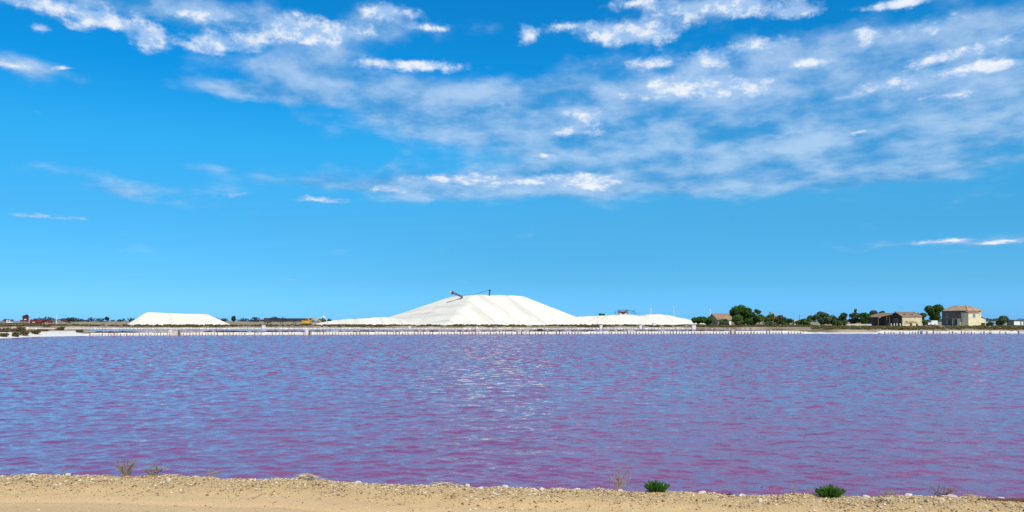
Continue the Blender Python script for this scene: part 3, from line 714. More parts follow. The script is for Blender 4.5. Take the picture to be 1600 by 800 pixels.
def hiproof(mb, x0, x1, y0, y1, z, h, th=.12):
    m = min(x1-x0, y1-y0) / 2 * .92; cx0, cx1, cy0, cy1 = x0+m, x1-m, y0+m, y1-m
    if cx0 > cx1: cx0 = cx1 = (x0+x1)/2
    if cy0 > cy1: cy0 = cy1 = (y0+y1)/2
    mb.add([(x0,y0,z),(x1,y0,z),(x1,y1,z),(x0,y1,z),(x0,y0,z+th),(x1,y0,z+th),(x1,y1,z+th),(x0,y1,z+th),(cx0,cy0,z+h),(cx1,cy0,z+h),(cx1,cy1,z+h),(cx0,cy1,z+h)],
           [(3,2,1,0),(0,1,5,4),(1,2,6,5),(2,3,7,6),(3,0,4,7),(4,5,9,8),(5,6,10,9),(6,7,11,10),(7,4,8,11),(8,9,10,11)])
def window(r, axis, c, u0, u1, z0, z1, shutter=None):
    """pane set back in the opening, with a frame, sill and optional shutters"""
    f = MB(); w = .07; d0, d1 = c + .10, c + .16
    def bb(a, b_, zz0, zz1, e0, e1): (f.box(a, b_, e0, e1, zz0, zz1) if axis == 'x' else f.box(e0, e1, a, b_, zz0, zz1))
    bb(u0,u0+w,z0,z1,d0,d1); bb(u1-w,u1,z0,z1,d0,d1); bb(u0+w,u1-w,z1-w,z1,d0,d1); bb(u0+w,u1-w,z0,z0+w,d0,d1); bb((u0+u1)/2-.03,(u0+u1)/2+.03,z0+w,z1-w,d0,d1)
    fr_ = f.build('window', M_WHITE, r)
    f = MB(); bb(u0+.01,u1-.01,z0+.01,z1-.01,c+.17,c+.19); f.build('pane', M_GLASS, fr_)
    f = MB(); bb(u0-.1,u1+.1,z0-.09,z0-.003,c-.07,c+.10); f.build('sill', M_CONC, fr_)
    if shutter:
        f = MB(); w_ = (u1-u0)*.5; bb(u0-w_,u0-.02,z0,z1,c-.05,c-.004); bb(u1+.02,u1+w_,z0,z1,c-.05,c-.004); f.build('shutter', shutter, fr_)

hs_ = bld('cream_house', 1511.5, 258, 20, 'two-storey cream house with hipped terracotta roof and left side coloured as shade', 'house')
L1, L2, EH = 9.9, 6.3, 5.05
b = MB()
HOL_S = [(y, y+.9, z, z+1.3) for y in (2.3, 4.9, 7.4) for z in (2.9,)] + [(7.4, 8.3, .9, 2.1), (4.9, 5.85, .9, 2.1), (6.2, 7.1, .05, 2.1)]
HOL_L = [(4.8, 5.6, 3.1, 4.3)]
wall_with_holes(b, 'x', 0, 0, L2, 0, EH, .25, HOL_L)
b.box(L2-.25, L2, .25, L1, 0, EH); b.box(.25, L2-.25, L1-.25, L1, 0, EH); b.build('wall', M_STUC, hs_)
b = MB(); wall_with_holes(b, 'y', 0, .25, L1, 0, EH, .25, HOL_S); b.build('shade_grey_wall', plain('shade_dark_render', (.16, .15, .14), .9, 1, .25, bump=.01, grime=(.10, .095, .09)), hs_)  # left wall of the cream house, its shade put into a darker colour
b = MB(); hiproof(b, -.45, L2+.45, -.45, L1+.45, EH+.004, 1.85); rf = b.build('roof', M_TILE, hs_)
b = MB(); 
for i in range(4):
    xa, ya = [(-.45,-.45),(L2+.45,-.45),(L2+.45,L1+.45),(-.45,L1+.45)][i]; m = (L2+.9)/2*.92
    q = [(-.45+m,-.45+m),(L2+.45-m,-.45+m),(L2+.45-m,L1+.45-m),(-.45+m,L1+.45-m)][i]; b.tube([(xa,ya,EH+.16),(q[0],q[1],EH+1.9)], .11, 6)
b.build('ridge_tile', M_TILE, rf)
for h in HOL_S[:5]: window(hs_, 'y', 0, *h)
b = MB(); b.box(.12,.18,6.22,7.08,.06,2.08); dr = b.build('door', M_WOOD, hs_); b = MB(); b.box(.08,.118,6.32,6.38,1.0,1.12); b.build('handle', M_DARK, dr)
window(hs_, 'x', 0, *HOL_L[0])
# projecting front wing on the sunny side, balcony at its left, annex at its right
wg = MB(); wall_with_holes(wg, 'x', -1.2, -1.0, 3.9, 0, 4.45, .25, [(1.2, 2.0, 2.75, 4.05)]); wg.box(-1.0, -.75, -.95, 1.5, 0, 4.45); wg.box(3.65, 3.9, -.95, -.003, 0, 4.45); wg.box(-.75, -.003, 1.25, 1.5, 0, 4.45); wg.build('wing_wall', M_STUC, hs_)
def lean(mb, x0, x1, y0, y1, z0, z1, t=.12):
    mb.add([(x0,y0,z0),(x1,y0,z0),(x1,y1,z1),(x0,y1,z1),(x0,y0,z0+t),(x1,y0,z0+t),(x1,y1,z1+t),(x0,y1,z1+t)], [(3,2,1,0),(4,5,6,7),(0,1,5,4),(1,2,6,5),(2,3,7,6),(3,0,4,7)])
b = MB(); lean(b, -1.25, 4.1, -1.5, -.003, 4.46, 4.8); b.build('wing_roof', M_TILE, hs_)
b = MB(); b.box(-1.2, -.003, .0, 1.7, 4.452, 4.56); b.build('porch_roof', M_TILE, hs_)
window(hs_, 'x', -1.2, 1.2, 2.0, 2.75, 4.05, M_SHUT)
b = MB(); b.box(-1.5, -.003, 1.52, 4.6, 2.3, 2.45); b.build('balcony_slab', M_CONC, hs_)
b = MB(); b.box(-1.48, -1.38, 1.55, 4.58, 2.452, 3.9); b.box(-1.38, -.01, 4.48, 4.58, 2.452, 3.9); b.build('balcony_screen', M_WOOD, hs_)
part(hs_, 'balcony_post', M_STUC, (-1.45, -1.25, 4.3, 4.5, 0, 2.298)); part(hs_, 'balcony_wall', M_STUC, (-1.45, -1.25, 1.52, 2.6, 0, 2.298))
b = MB(); wall_with_holes(b, 'x', .3, L2+.002, L2+2.6, 0, 2.3, .2, [(L2+.3, L2+2.35, .0, 1.0)]); b.box(L2+2.4, L2+2.6, .5, 5, 0, 2.3); b.build('annex_wall', M_STUC, hs_)
b = MB(); b.add([(L2+.01,.1,3.1),(L2+2.8,.1,2.31),(L2+2.8,5.2,2.31),(L2+.01,5.2,3.1),(L2+.01,.1,3.2),(L2+2.8,.1,2.42),(L2+2.8,5.2,2.42),(L2+.01,5.2,3.2)], [(3,2,1,0),(4,5,6,7),(0,1,5,4),(1,2,6,5),(2,3,7,6),(3,0,4,7)]); b.build('annex_roof', M_TILE, hs_)
b = MB(); b.add([(L2+.01,.32,2.3),(L2+2.5,.32,2.3),(L2+.01,.32,3.08),(L2+.01,.45,2.3),(L2+2.5,.45,2.3),(L2+.01,.45,3.08)], [(0,1,2),(5,4,3),(0,3,4,1),(1,4,5,2),(2,5,3,0)]); b.build('annex_gable', M_STUC, hs_)

def gabled(r, LX, LY, EH, RH, wallm, roofm, over=.35, gable_mat=None):
    """ridge along local x; gable end at x=0"""
    b = MB(); b.box(0, LX, 0, .2, 0, EH); b.box(0, LX, LY-.2, LY, 0, EH); b.build('wall', wallm, r)
    for x in (0, LX-.2):
        b = MB(); b.add([(x,.2,0),(x,LY-.2,0),(x,LY-.2,EH+.08),(x,LY/2,RH-.05),(x,.2,EH+.08),(x+.2,.2,0),(x+.2,LY-.2,0),(x+.2,LY-.2,EH+.08),(x+.2,LY/2,RH-.05),(x+.2,.2,EH+.08)],
            [(4,3,2,1,0),(5,6,7,8,9),(0,1,6,5),(1,2,7,6),(2,3,8,7),(3,4,9,8),(4,0,5,9)]); b.build('gable_wall', gable_mat or wallm, r)
    sl_ = (RH-EH)/(LY/2); e = over; pr = [(-e, EH - e*sl_+.06), (LY/2, RH+.06), (LY+e, EH-e*sl_+.06)]
    rf = None
    for k in range(2):
        (ya, za), (yb, zb) = pr[k], pr[k+1]; b = MB(); n = 14
        b.add([(-e,ya,za),(LX+e,ya,za),(LX+e,yb,zb),(-e,yb,zb),(-e,ya,za+.1),(LX+e,ya,za+.1),(LX+e,yb,zb+.1),(-e,yb,zb+.1)], [(3,2,1,0),(4,5,6,7),(0,1,5,4),(1,2,6,5),(2,3,7,6),(3,0,4,7)])
        rf = b.build('roof', roofm, r)
    b = MB(); b.tube([(-e, LY/2, RH+.15), (LX+e, LY/2, RH+.15)], .12, 6); b.build('ridge_tile', roofm, r)
    return rf

sh = bld('ochre_shed', 1410, 236, 20, 'ochre shed with brown tiled roof, shade-coloured gable and stained sunny wall', 'shed')
rf = gabled(sh, 7.9, 5.0, 2.95, 4.25, M_STUC2, M_TILE2, .22, plain('shade_dark_gable', (.045, .035, .03), .8, 5, .4, grime=(.08, .06, .045)))  # gable ends coloured near-black to stand in for deep shade
for x in (1.4, 4.6):
    sl_ = (4.25-2.95)/2.5; y = .85; z = 2.95 + y*sl_ + .19
    b = MB(); b.add([(x,y,z),(x+1.0,y,z),(x+1.0,y+.6,z+.6*sl_),(x,y+.6,z+.6*sl_)], [(0,1,2,3)]); b.v = [(a_, c_, d_ + .02) for a_, c_, d_ in b.v]; b.build('skylight', M_DARK, sh)
b = MB(); b.box(-.06,-.003,1.2,3.4,.05,2.5); b.build('double_door', M_WOOD, sh)
b = MB()
stn = [(.9,1.45),(1.7,1.62),(2.8,1.5),(4.2,1.7),(5.2,1.58),(6.0,1.3),(6.0,.75),(5.0,.95),(3.0,.7),(1.0,.8)]
b.add([(x,-.006,z) for x, z in stn], [tuple(range(len(stn)))]); b.build('damp_stain', plain('damp_plaster', (.43,.30,.17), .9, 1.6, .3, grime=(.62,.52,.33)), sh)
b = MB(); b.box(3.1,3.35,-.55,-.05,0,1.0); b.box(5.5,5.75,-.5,-.05,0,.85); b.build('buttress', M_WOOD, sh)
lt = bld('open_shelter', 1391, 240, 20, 'open dark shelter with sloping tiled roof left of the ochre shed', 'shelter')
b = MB(); b.add([(-.8,.6,2.75),(7.0,.6,4.15),(7.0,7.0,4.15),(-.8,7.0,2.75)], [(0,1,2,3)]); b.v += [(x,y,z+.14) for x,y,z in b.v]; b.f += [(4,5,6,7),(0,1,5,4),(1,2,6,5),(2,3,7,6),(3,0,4,7)]
b.v = [(x - 2.2, y + 1.2, z) for x, y, z in b.v]; b.build('roof', M_TILE2, lt)
b = MB(); b.box(-2.8, 4.6, 7.7, 7.9, 0, 2.7); b.box(4.4, 4.6, 2.0, 7.7, 0, 3.6); b.build('back_wall', M_GREYW, lt)
for (x, y) in ((-2.7, 2.1), (-2.7, 4.9), (.6, 2.0), (-2.7,7.5)):
    b = MB(); b.box(x-.1, x+.1, y-.1, y+.1, 0, 2.62 + max(0, x+3)*.179); b.build('post', M_WOOD, lt)

bn_ = bld('tiled_barn', 1122, 247, 20, 'grey barn with brown tiled roof half hidden by pines', 'barn')
gabled(bn_, 12.0, 6.0, 2.1, 3.95, M_GREYW, plain('faded_tile', (.30, .185, .105), .88, 2, .35, bump=.02, grime=(.20, .14, .09)), .3)
for x in (.7, 2.4, 4.2):
    b = MB(); b.box(x, x+.75, -.05, -.004, .5, 1.75); b.build('window', M_WHITE, bn_)
b = MB(); b.box(-.05,-.004,1.6,2.6,0,1.9); b.build('door', M_WOOD, bn_)
pl = bld('white_pillar_hut', 1241.5, 240, 20, 'narrow white pillar hut rising from the green shrubs', 'hut')
part(pl, 'wall', M_WHITE, (0, 1.0, 0, .9, 0, 2.05)); part(pl, 'cap', M_CONC, (-.06, 1.06, -.06, .96, 2.052, 2.16)); part(pl, 'door', M_WOOD, (-.04, -.003, .2, .7, 0, 1.7))
pl = bld('garden_shed', 1235, 243, 20, 'low grey-green hut beside the white pillar hut', 'hut')
part(pl, 'wall', M_GREYW, (-1.4, .9, 0, 1.6, 0, 1.25)); part(pl, 'roof', M_TILE2, (-1.55, 1.05, -.15, 1.75, 1.252, 1.36)); part(pl, 'window', M_GLASS, (-.9, -.3, -.03, -.003, .6, 1.0))
ch = bld('chimney_house', 1206, 268, 20, 'hidden house showing only its chimney between the trees', 'house')
gabled(ch, 6, 5, 2.2, 3.4, M_STUC, M_TILE2, .3); part(ch, 'chimney', M_STUC, (1.3, 2.0, 2.2, 2.9, 3.0, 4.75)); part(ch, 'chimney_cap', M_TILE2, (1.2, 2.1, 2.1, 3.0, 4.752, 4.9))
bs = bld('blue_sheds', 1538.5, 300, 20, 'long low pale blue shed right of the cream house', 'shed')
part(bs, 'wall', M_BLUE, (0, 11, 0, 3, 0, 1.75)); b = MB(); b.profile([(-.2,1.752),(11.2,1.752),(11.2,1.9),(5,2.15),(-.2,1.9)], -.3, 3.3); b.build('roof', M_DARK, bs)
for x in (1.2, 3.4, 5.6, 7.8): part(bs, 'window', M_SHUT, (x, x+1.3, -.03, -.003, .6, 1.35))
part(bs, 'door', M_DARK, (9.4, 10.3, -.03, -.003, .02, 1.6))
wh = bld('white_cabin', 1584.5, 262, 20, 'small white flat-roofed cabin at the far right', 'cabin')
part(wh, 'wall', M_WHITE, (0, 4.2, 0, 2.6, 0, 1.75)); part(wh, 'shade_grey_side', M_GREYW, (-.03, -.003, .05, 2.55, .02, 1.72)); part(wh, 'roof', M_DARK, (-.25, 4.45, -.25, 2.85, 1.752, 1.92)); part(wh, 'door', M_GREYW, (2.9, 3.6, -.03, -.003, .02, 1.5))  # thin grey sheet covers the whole left wall, its colour standing in for shade
lw = bld('low_wall', 1323, 236, 0, 'low beige wall in the grass below the grey-green trees', 'wall')
part(lw, 'wall', M_CONC, (0, 7.6, 0, .3, -.2, .62)); part(lw, 'coping', M_CRUST, (-.05, 7.65, -.05, .35, .622, .70))
for i, (px, w_) in enumerate([(1392.5,'leftmost'),(1397,'second from left'),(1401.5,'third from left'),(1406.5,'rightmost')]):
    p = W(px, 221); p.z = GZ(p) - .05; b = MB(); b.tube([(0,0,0),(0,0,.85),(0,0,.95)], [.16,.15,.09], 8); o = b.build('bollard', M_CRUST); o.location = p
    tag(o, f'{w_} of the four pale bollards before the shade-coloured gable', 'bollard', 'bollards by the shed')
p = W(1440.5, 222); p.z = GZ(p) - .05; b = MB(); b.tube([(0,0,0),(0,0,.8),(0,0,.92)], [.16,.15,.08], 8); o = b.build('bollard', M_WHITE); o.location = p
tag(o, 'single white bollard between the ochre shed and the van', 'bollard')
pp = bld('utility_pole', 1249.5, 262, 0, 'short dark pole standing above the shrubs beside the white pillar hut', 'pole')
b = MB(); b.tube([(0,0,0),(0,0,3.9)], [.11,.08], 8); b.build('pole', M_WOOD, pp); b = MB(); b.box(-.3,.3,-.04,.04,3.6,3.7); b.build('crossarm', M_WOOD, pp)

# ------------------------------------------------------------------ trees
def leaf_cloud(lobes, n, size, seed, flat=.0):
    """n small leaf-clump faces spread through the lobes' volume, thinned towards their middles"""
    r = np.random.default_rng(seed); vol = np.array([l[3]*l[4]*l[5] for l in lobes]) ** .72; vol /= vol.sum()
    idx = r.choice(len(lobes), n, p=vol); L = np.array(lobes)[idx]
    u = r.normal(size=(n, 3)); u /= np.linalg.norm(u, axis=1)[:, None]
    rad = (1 - .62 * r.random(n) ** 1.7) * (1 + .10 * r.normal(size=n))
    P = L[:, :3] + u * rad[:, None] * L[:, 3:6]
    nrm = u * .9 + r.normal(size=(n, 3)) * .65; nrm /= np.linalg.norm(nrm, axis=1)[:, None]
    t = np.cross(nrm, r.normal(size=(n, 3))); t /= np.linalg.norm(t, axis=1)[:, None]; b = np.cross(nrm, t)
    s = size * (.55 + .9 * r.random(n))[:, None]
    q = [P - t*s*.9, P - b*s*.45 + t*s*.1, P + t*s, P + b*s*.5]
    V = np.stack(q, 1).reshape(-1, 3); Q = np.arange(4 * n).reshape(n, 4)
    lt_ = r.random(len(lobes))[idx]
    return V, Q, np.repeat(np.clip(.25 + .3 * lt_ + .5 * (r.random(n) - .3), 0, 1), 4)
def tree(name, label, px, Y, lobes, mat, n=1800, size=.34, trunk_h=None, tr=.18, group='trees on the far bank', lean=0, sink=0, cat='tree'):
    """lobes given in metres around the foot of the tree: (x, y, z, rx, ry, rz)"""
    p = W(px, Y); p.z = GZ(p) - .1 - sink
    r = tag(empty(name, p), label, cat, group)
    V, Q, tone = leaf_cloud(lobes, int(n * 1.5), size * .92, random.randrange(1 << 30))
    link('crown', np_mesh('crown', V, Q, mat, False, {'tone': tone}), r)
    zt = trunk_h or min(l[2] for l in lobes)
    b = MB(); b.tube([(0,0,-.2),(lean*.4,0,zt*.5),(lean,0,zt)], [tr*1.3,tr,tr*.75], 7)
    for l in lobes[:7]: b.tube([(lean,0,zt*.92),((lean+l[0])/2+.1,l[1]*.5,(zt+l[2])/2),(l[0],l[1],l[2])], [tr*.6,tr*.4,tr*.15], 5)
    b.build('trunk', M_BARK, r); return r
def blobs(seed, n, cx, cz, rx, rz, lr, ry=None):
    r = random.Random(seed); out = []
    for _ in range(n):
        a = r.random() * 6.283; q = math.sqrt(r.random()); z = r.uniform(-1, 1); k = math.sqrt(max(0, 1 - z*z)) * .85 + .1
        s = lr * r.uniform(.7, 1.25)
        out.append((cx + rx*q*math.cos(a)*k, (ry or rx)*q*math.sin(a)*k, cz + rz*z*.72, s, s, s*.8))
    return out
pmY = lambda Y: F / Y
# pines by the barn
tree('pine_tree', 'left of two small pines at the end of the salt heaps, thin spreading crown', 1091, 226, blobs(1, 8, .1, 2.0, 1.9, .8, .75), F_PINE, 1500, .30, 1.1, .13)
tree('pine_tree', 'rounder brighter small pine in front of the barn gable', 1104, 224, blobs(2, 10, 0, 1.75, 1.35, 1.35, .75), F_PINE, 1700, .30, .8, .14)
tree('stone_pine', 'big round umbrella pine, tallest of the trees beside the barn', 1158.5, 232, blobs(3, 14, .1, 4.55, 2.5, 1.5, 1.3) + blobs(4, 16, .1, 3.7, 3.3, .9, 1.0), F_PINE, 9000, .32, 2.2, .28)
tree('shrub_tree', 'olive leafy tree under the left side of the big round pine', 1153, 226, blobs(5, 9, 0, 2.1, 1.7, 1.2, .8), F_OLIVE, 1600, .30, .7, .12)
tree('shrub_tree', 'dark low tree filling the shade under the big round pine', 1168, 238, blobs(6, 10, 0, 1.6, 2.4, 1.2, .9), F_DEEP, 1700, .32, .7, .12)
tree('shrub_tree', 'grey-green bush hiding the barn long wall', 1133, 231, blobs(7, 13, 0, 1.25, 2.2, 1.0, .75), F_GREY, 1900, .28, .5, .1)
tree('leafy_tree', 'tall ragged olive tree just right of the big round pine', 1186, 236, blobs(8, 9, -.2, 3.2, 1.5, 1.9, .85) + [(-.9,0,4.9,.55,.6,.55)], F_OLIVE, 2100, .32, 1.2, .15)
tree('leafy_tree', 'green rounded tree in the middle of the barn tree clump', 1203, 238, blobs(9, 10, 0, 2.6, 1.6, 1.7, .85), F_OLIVE, 2000, .32, 1., .14)
tree('leafy_tree', 'brownish loose tree below the chimney', 1218, 240, blobs(10, 9, 0, 2.1, 1.5, 1.4, .8), F_BROWN, 1500, .32, 1., .12)
tree('shrub_tree', 'dark green bush right of the brownish loose tree', 1228, 236, blobs(11, 9, 0, 1.6, 1.3, 1.3, .75), F_DEEP, 1500, .30, .6, .12)
tree('shrub_tree', 'grey bush in the shade below the barn tree clump', 1205, 226, blobs(12, 8, 0, .95, 1.8, .7, .6), F_GREY, 1300, .28, .4, .1)
tree('shrub_tree', 'olive bush sloping down right of the white pillar hut', 1255, 238, blobs(13, 10, -.2, 1.25, 1.9, .8, .7), F_OLIVE, 1500, .30, .4, .1)
# grey-green row in the middle
G2 = 'grey-green trees left of the shed'
tree('leafy_tree', 'small faint tree at the left end of the grey-green row', 1266, 262, blobs(14, 6, 0, 2.6, 1.0, 1.2, .6), F_GREY, 900, .30, 1., .1, G2)
tree('leafy_tree', 'widest tree of the grey-green row, nearest the pillar hut', 1283, 240, blobs(15, 16, 0, 2.5, 2.3, 2.0, 1.05), F_GREY, 2600, .32, .9, .16, G2)
tree('leafy_tree', 'small dull tree right of the widest grey-green tree', 1301, 246, blobs(16, 10, 0, 1.8, 1.8, 1.3, .9), F_GREY, 1400, .30, .8, .12, G2)
tree('shrub_tree', 'yellow-green bush at the left end of the low beige wall', 1309, 238, blobs(17, 8, 0, 1.0, 1.5, .8, .65), F_OLIVE, 1300, .28, .4, .1, G2)
tree('leafy_tree', 'slim tree above the left end of the low beige wall', 1319, 244, blobs(18, 11, 0, 2.5, 1.5, 1.9, .85), F_GREY, 1500, .32, 1.1, .13, G2)
tree('leafy_tree', 'pointed tree above the middle of the low beige wall', 1336, 248, blobs(19, 12, 0, 2.5, 1.7, 2.0, .85) + [(.1,0,5.0,.4,.4,.6)], F_GREY, 1700, .32, 1.1, .13, G2)
tree('leafy_tree', 'dark tree above the right end of the low beige wall', 1350, 244, blobs(20, 11, 0, 2.5, 1.5, 1.9, .85), F_DEEP, 1500, .32, 1.2, .13, G2)
tree('leafy_tree', 'taller ragged tree left of the open shelter', 1365, 250, blobs(21, 12, -.1, 2.9, 1.8, 2.0, .9), F_GREY, 1800, .32, 1.2, .14, G2)
tree('leafy_tree', 'small tree top rising above the open shelter roof', 1379, 262, blobs(22, 6, 0, 4.0, 1.0, 1.0, .6), F_GREY, 900, .30, 2.2, .12, G2)
# by the house
tree('pine_tree', 'big dark round-headed tree left of the cream house', 1458.5, 252, blobs(23, 18, .2, 5.3, 2.0, 2.0, 1.2) + blobs(24, 10, .7, 3.4, 1.8, 1.2, .95), F_DEEP, 8000, .34, 2.0, .24, 'trees by the house')
tree('leafy_tree', 'olive brown tree between the ochre shed and the big dark tree', 1440, 247, blobs(25, 11, 0, 2.6, 1.7, 2.0, .95), F_OLIVE, 2300, .32, .9, .15, 'trees by the house')
tree('leafy_tree', 'bushy grey tree between the blue shed and the white cabin', 1565, 252, blobs(26, 12, 0, 1.9, 2.1, 1.3, .8), F_GREY, 2300, .32, .7, .14, 'trees by the house')
tree('shrub_tree', 'round green bush in front of the blue shed', 1546, 240, blobs(27, 7, 0, .7, 1.0, .5, .5), F_OLIVE, 800, .24, .3, .08, 'trees by the house')
# single far trees seen over heaps and horizon
G3 = 'distant single trees'
tree('umbrella_tree', 'dark rounded tree crown showing above the right salt heap', 941.5, 500, blobs(28, 9, 0, 5.6, 1.9, 1.6, 1.0), F_DEEP, 1300, .5, 4.2, .2, G3)
tree('distant_tree', 'lone round tree on the horizon left of the low left heap', 167.5, 900, blobs(29, 8, 0, 4.6, 1.9, 2.0, 1.4), F_FAR, 600, .8, 2.5, .3, G3)
tree('distant_tree', 'taller tree on the horizon just right of the low left heap', 365.5, 800, blobs(30, 8, 0, 4.0, 2.0, 1.9, 1.3), F_FAR, 600, .8, 2.2, .3, G3)
tree('distant_tree', 'dark tree standing behind the red harvester cab', 41, 800, blobs(31, 8, 0, 6.0, 2.6, 1.8, 1.5), F_FAR, 600, .8, 3, .3, G3)
# the far wood along the horizon: one mass
lob = []
for i in range(720):
    px = random.uniform(-700, 2300); Y = random.uniform(1100, 1900); h = random.choice([2.2, 3, 3.6, 4.4, 6]) * random.uniform(.8, 1.25)
    if px > 520: h *= .8
    p = W(px, Y); lob.append((p.x, p.y, .2 + h * .5, h * random.uniform(.9, 2.0), h, h * .62))
V, Q, tone = leaf_cloud(lob, 26000, 1.5, 99)
tag(link('distant_wood', np_mesh('distant_wood', V, Q, F_FAR, False, {'tone': tone})), 'dark band of distant trees along the horizon', kind='stuff')

# ------------------------------------------------------------------ scrub on the banks
def scrub(name, label, spots, mat, per=34, size=.16):
    lob = [(p.x, p.y, p.z + h * .35, w, w * .8, h * .65) for p, w, h in spots]
    V, Q, tone = leaf_cloud(lob, per * len(lob), size, random.randrange(1 << 30))
    return tag(link(name, np_mesh(name, V, Q, mat, False, {'tone': tone})), label, kind='stuff')
def spots(n, px0, px1, y0, y1, h0, h1, thr, seed, shoreoff=False, wmul=1.3):
    m = n * 8; px = rng.uniform(px0, px1, m); Y = rng.uniform(y0, y1, m); a = (px - 800) / F
    if shoreoff: Y = Y + shore(a)
    X = a * Y; z, d, inp, be = ground_z(X, Y)
    ok = np.nonzero((fbm(X * .09, Y * .09, seed, 3) >= thr) & (inp <= .4) & (z >= .1))[0][:n]
    h = rng.uniform(h0, h1, m)
    return [(Vector((X[i], Y[i], z[i])), h[i] * wmul * random.uniform(.7, 1.5), h[i]) for i in ok]
scrub('dyke_scrub', 'low reddish brown scrub on the front dyke', spots(430, 135, 1290, .9, 3.6, .10, .28, .47, 50, True), F_SCRUB, 30, .07)
scrub('far_bank_scrub', 'brown and olive scrub below the salt heaps', spots(2100, -250, 1100, 215, 300, .12, .52, .50, 51), F_SCRUB, 26, .20)
scrub('shore_meadow', 'olive and tan rough grass on the right bank', spots(2200, 1268, 1850, 7, 108, .10, .36, .47, 52, True), F_RSCRUB, 24, .15)
scrub('grove_undergrowth', 'rough green undergrowth below the barn trees', spots(420, 1090, 1270, 212, 246, .2, .7, .35, 53), F_RSCRUB, 30, .18)
scrub('left_flat_scrub', 'scattered scrub on the flats at the far left', spots(330, -300, 75, 12, 60, .12, .4, .5, 54, True), F_SCRUB, 30, .12)
def bush(px, off, w, h, label, mat=F_SCRUB):
    e = edge_pt(px); Y = e.y + off; p = W(px, Y); p.z = GZ(p) - .03
    r = tag(empty('bush', p), label, 'bush', 'brown bushes on the spit')
    rr_ = random.Random(int(px)); lob = [(rr_.uniform(-.6,.6)*w, rr_.uniform(-.3,.3)*w, h*rr_.uniform(.3,.62), w*.42, w*.4, h*.38) for _ in range(7)]
    V, Q, tone = leaf_cloud(lob, 900, .085, int(px) + 5); link('crown', np_mesh('crown', V, Q, mat, False, {'tone': tone}), r)
    b = MB()
    for l in lob: b.tube([(0,0,-.1),(l[0]*.5,l[1]*.5,l[2]*.5),(l[0],l[1],l[2])], [.03,.02,.008], 4)
    b.build('stems', M_TWIG, r)
bush(5, 2.0, .75, .55, 'dull brown bush touching the left edge on the spit', F_RSCRUB)
bush(24, 1.2, .50, .65, 'upright brown bush left of the largest spit bush')
bush(36, 2.6, .85, .80, 'largest olive brown bush on the left spit', F_RSCRUB)
bush(54, 4.5, .85, .70, 'brown bush at the right end of the left spit')
bush(30, 14, 1.0, .9, 'farther brown bush behind the left spit')
bush(95, 26, 1.1, .75, 'brown bush at the back of the white salt flat')
bush(126, 6, .75, .55, 'low brown bush at the right edge of the white salt flat', F_SCRUB)
bush(653, 1.8, .8, .30, 'wide low clump of dyke scrub below the big heap left of centre') if False else None
bush(843, 1.9, .8, .55, 'tallest brown clump on the front dyke right of the small sluice block')

# ------------------------------------------------------------------ near rim: gravel, stones, plants
def pebbles(n):
    r = np.random.default_rng(5); base = np.array([(1,0,0),(-1,0,0),(0,1,0),(0,-1,0),(0,0,1),(0,0,-1)], float)
    fc = np.array([(0,2,4),(2,1,4),(1,3,4),(3,0,4),(2,0,5),(1,2,5),(3,1,5),(0,3,5)])
    x = r.uniform(-7.2, 6.6, n); band = r.random(n) < .90
    off = np.where(band, -np.abs(r.normal(0, .30, n)) + .05, -r.uniform(0, 2.4, n))
    y = rim_y(x) + off; clump = fbm(x * 3, y * 3, 77, 3); keep = clump + .35 * r.random(n) > .52; x, y = x[keep], y[keep]; n = len(x)
    j = np.clip(np.searchsorted(sx, x), 0, len(sx)-1); i = np.clip(np.searchsorted(st, y - ex[j]), 0, len(st)-1); z = Zs[i, j]
    s = .0045 + .012 * r.random(n) ** 3.2
    dims = s[:, None] * r.uniform(.6, 1.3, (n, 3)) * np.array([1.2, 1, .7]); a = r.random(n) * 6.283
    V = base[None] * r.uniform(.75, 1.25, (n, 6, 1)) * dims[:, None, :]
    X = V[..., 0]*np.cos(a)[:, None] - V[..., 1]*np.sin(a)[:, None]; Y = V[..., 0]*np.sin(a)[:, None] + V[..., 1]*np.cos(a)[:, None]
    V = np.stack([X + x[:, None], Y + y[:, None], V[..., 2] + (z + s*.25)[:, None]], -1).reshape(-1, 3)
    Q = (fc[None] + (np.arange(n) * 6)[:, None, None]).reshape(-1, 3); tone = np.repeat(r.random(n), 6)
    return V, Q, tone
m, t, b_ = material('mixed_gravel'); tn = t.new('ShaderNodeAttribute', attribute_name='tone').outputs['Fac']
rmp = t.new('ShaderNodeValToRGB'); t.put(rmp.inputs[0], tn); cr = rmp.color_ramp; cr.elements[0].color = (.10,.065,.03,1); cr.elements[1].color = (.74,.66,.52,1)
for q, c in ((.22,(.33,.22,.10,1)),(.6,(.50,.36,.19,1)),(.85,(.62,.49,.30,1))): e = cr.elements.new(q); e.color = c
t.put(b_.inputs['Base Color'], rmp.outputs[0]); b_.inputs['Roughness'].default_value = .9
V, Q, tone = pebbles(34000)
tag(link('gravel', np_mesh('gravel', V, Q, m, False, {'tone': tone})), 'loose tan gravel scattered on the near rim', kind='stuff')

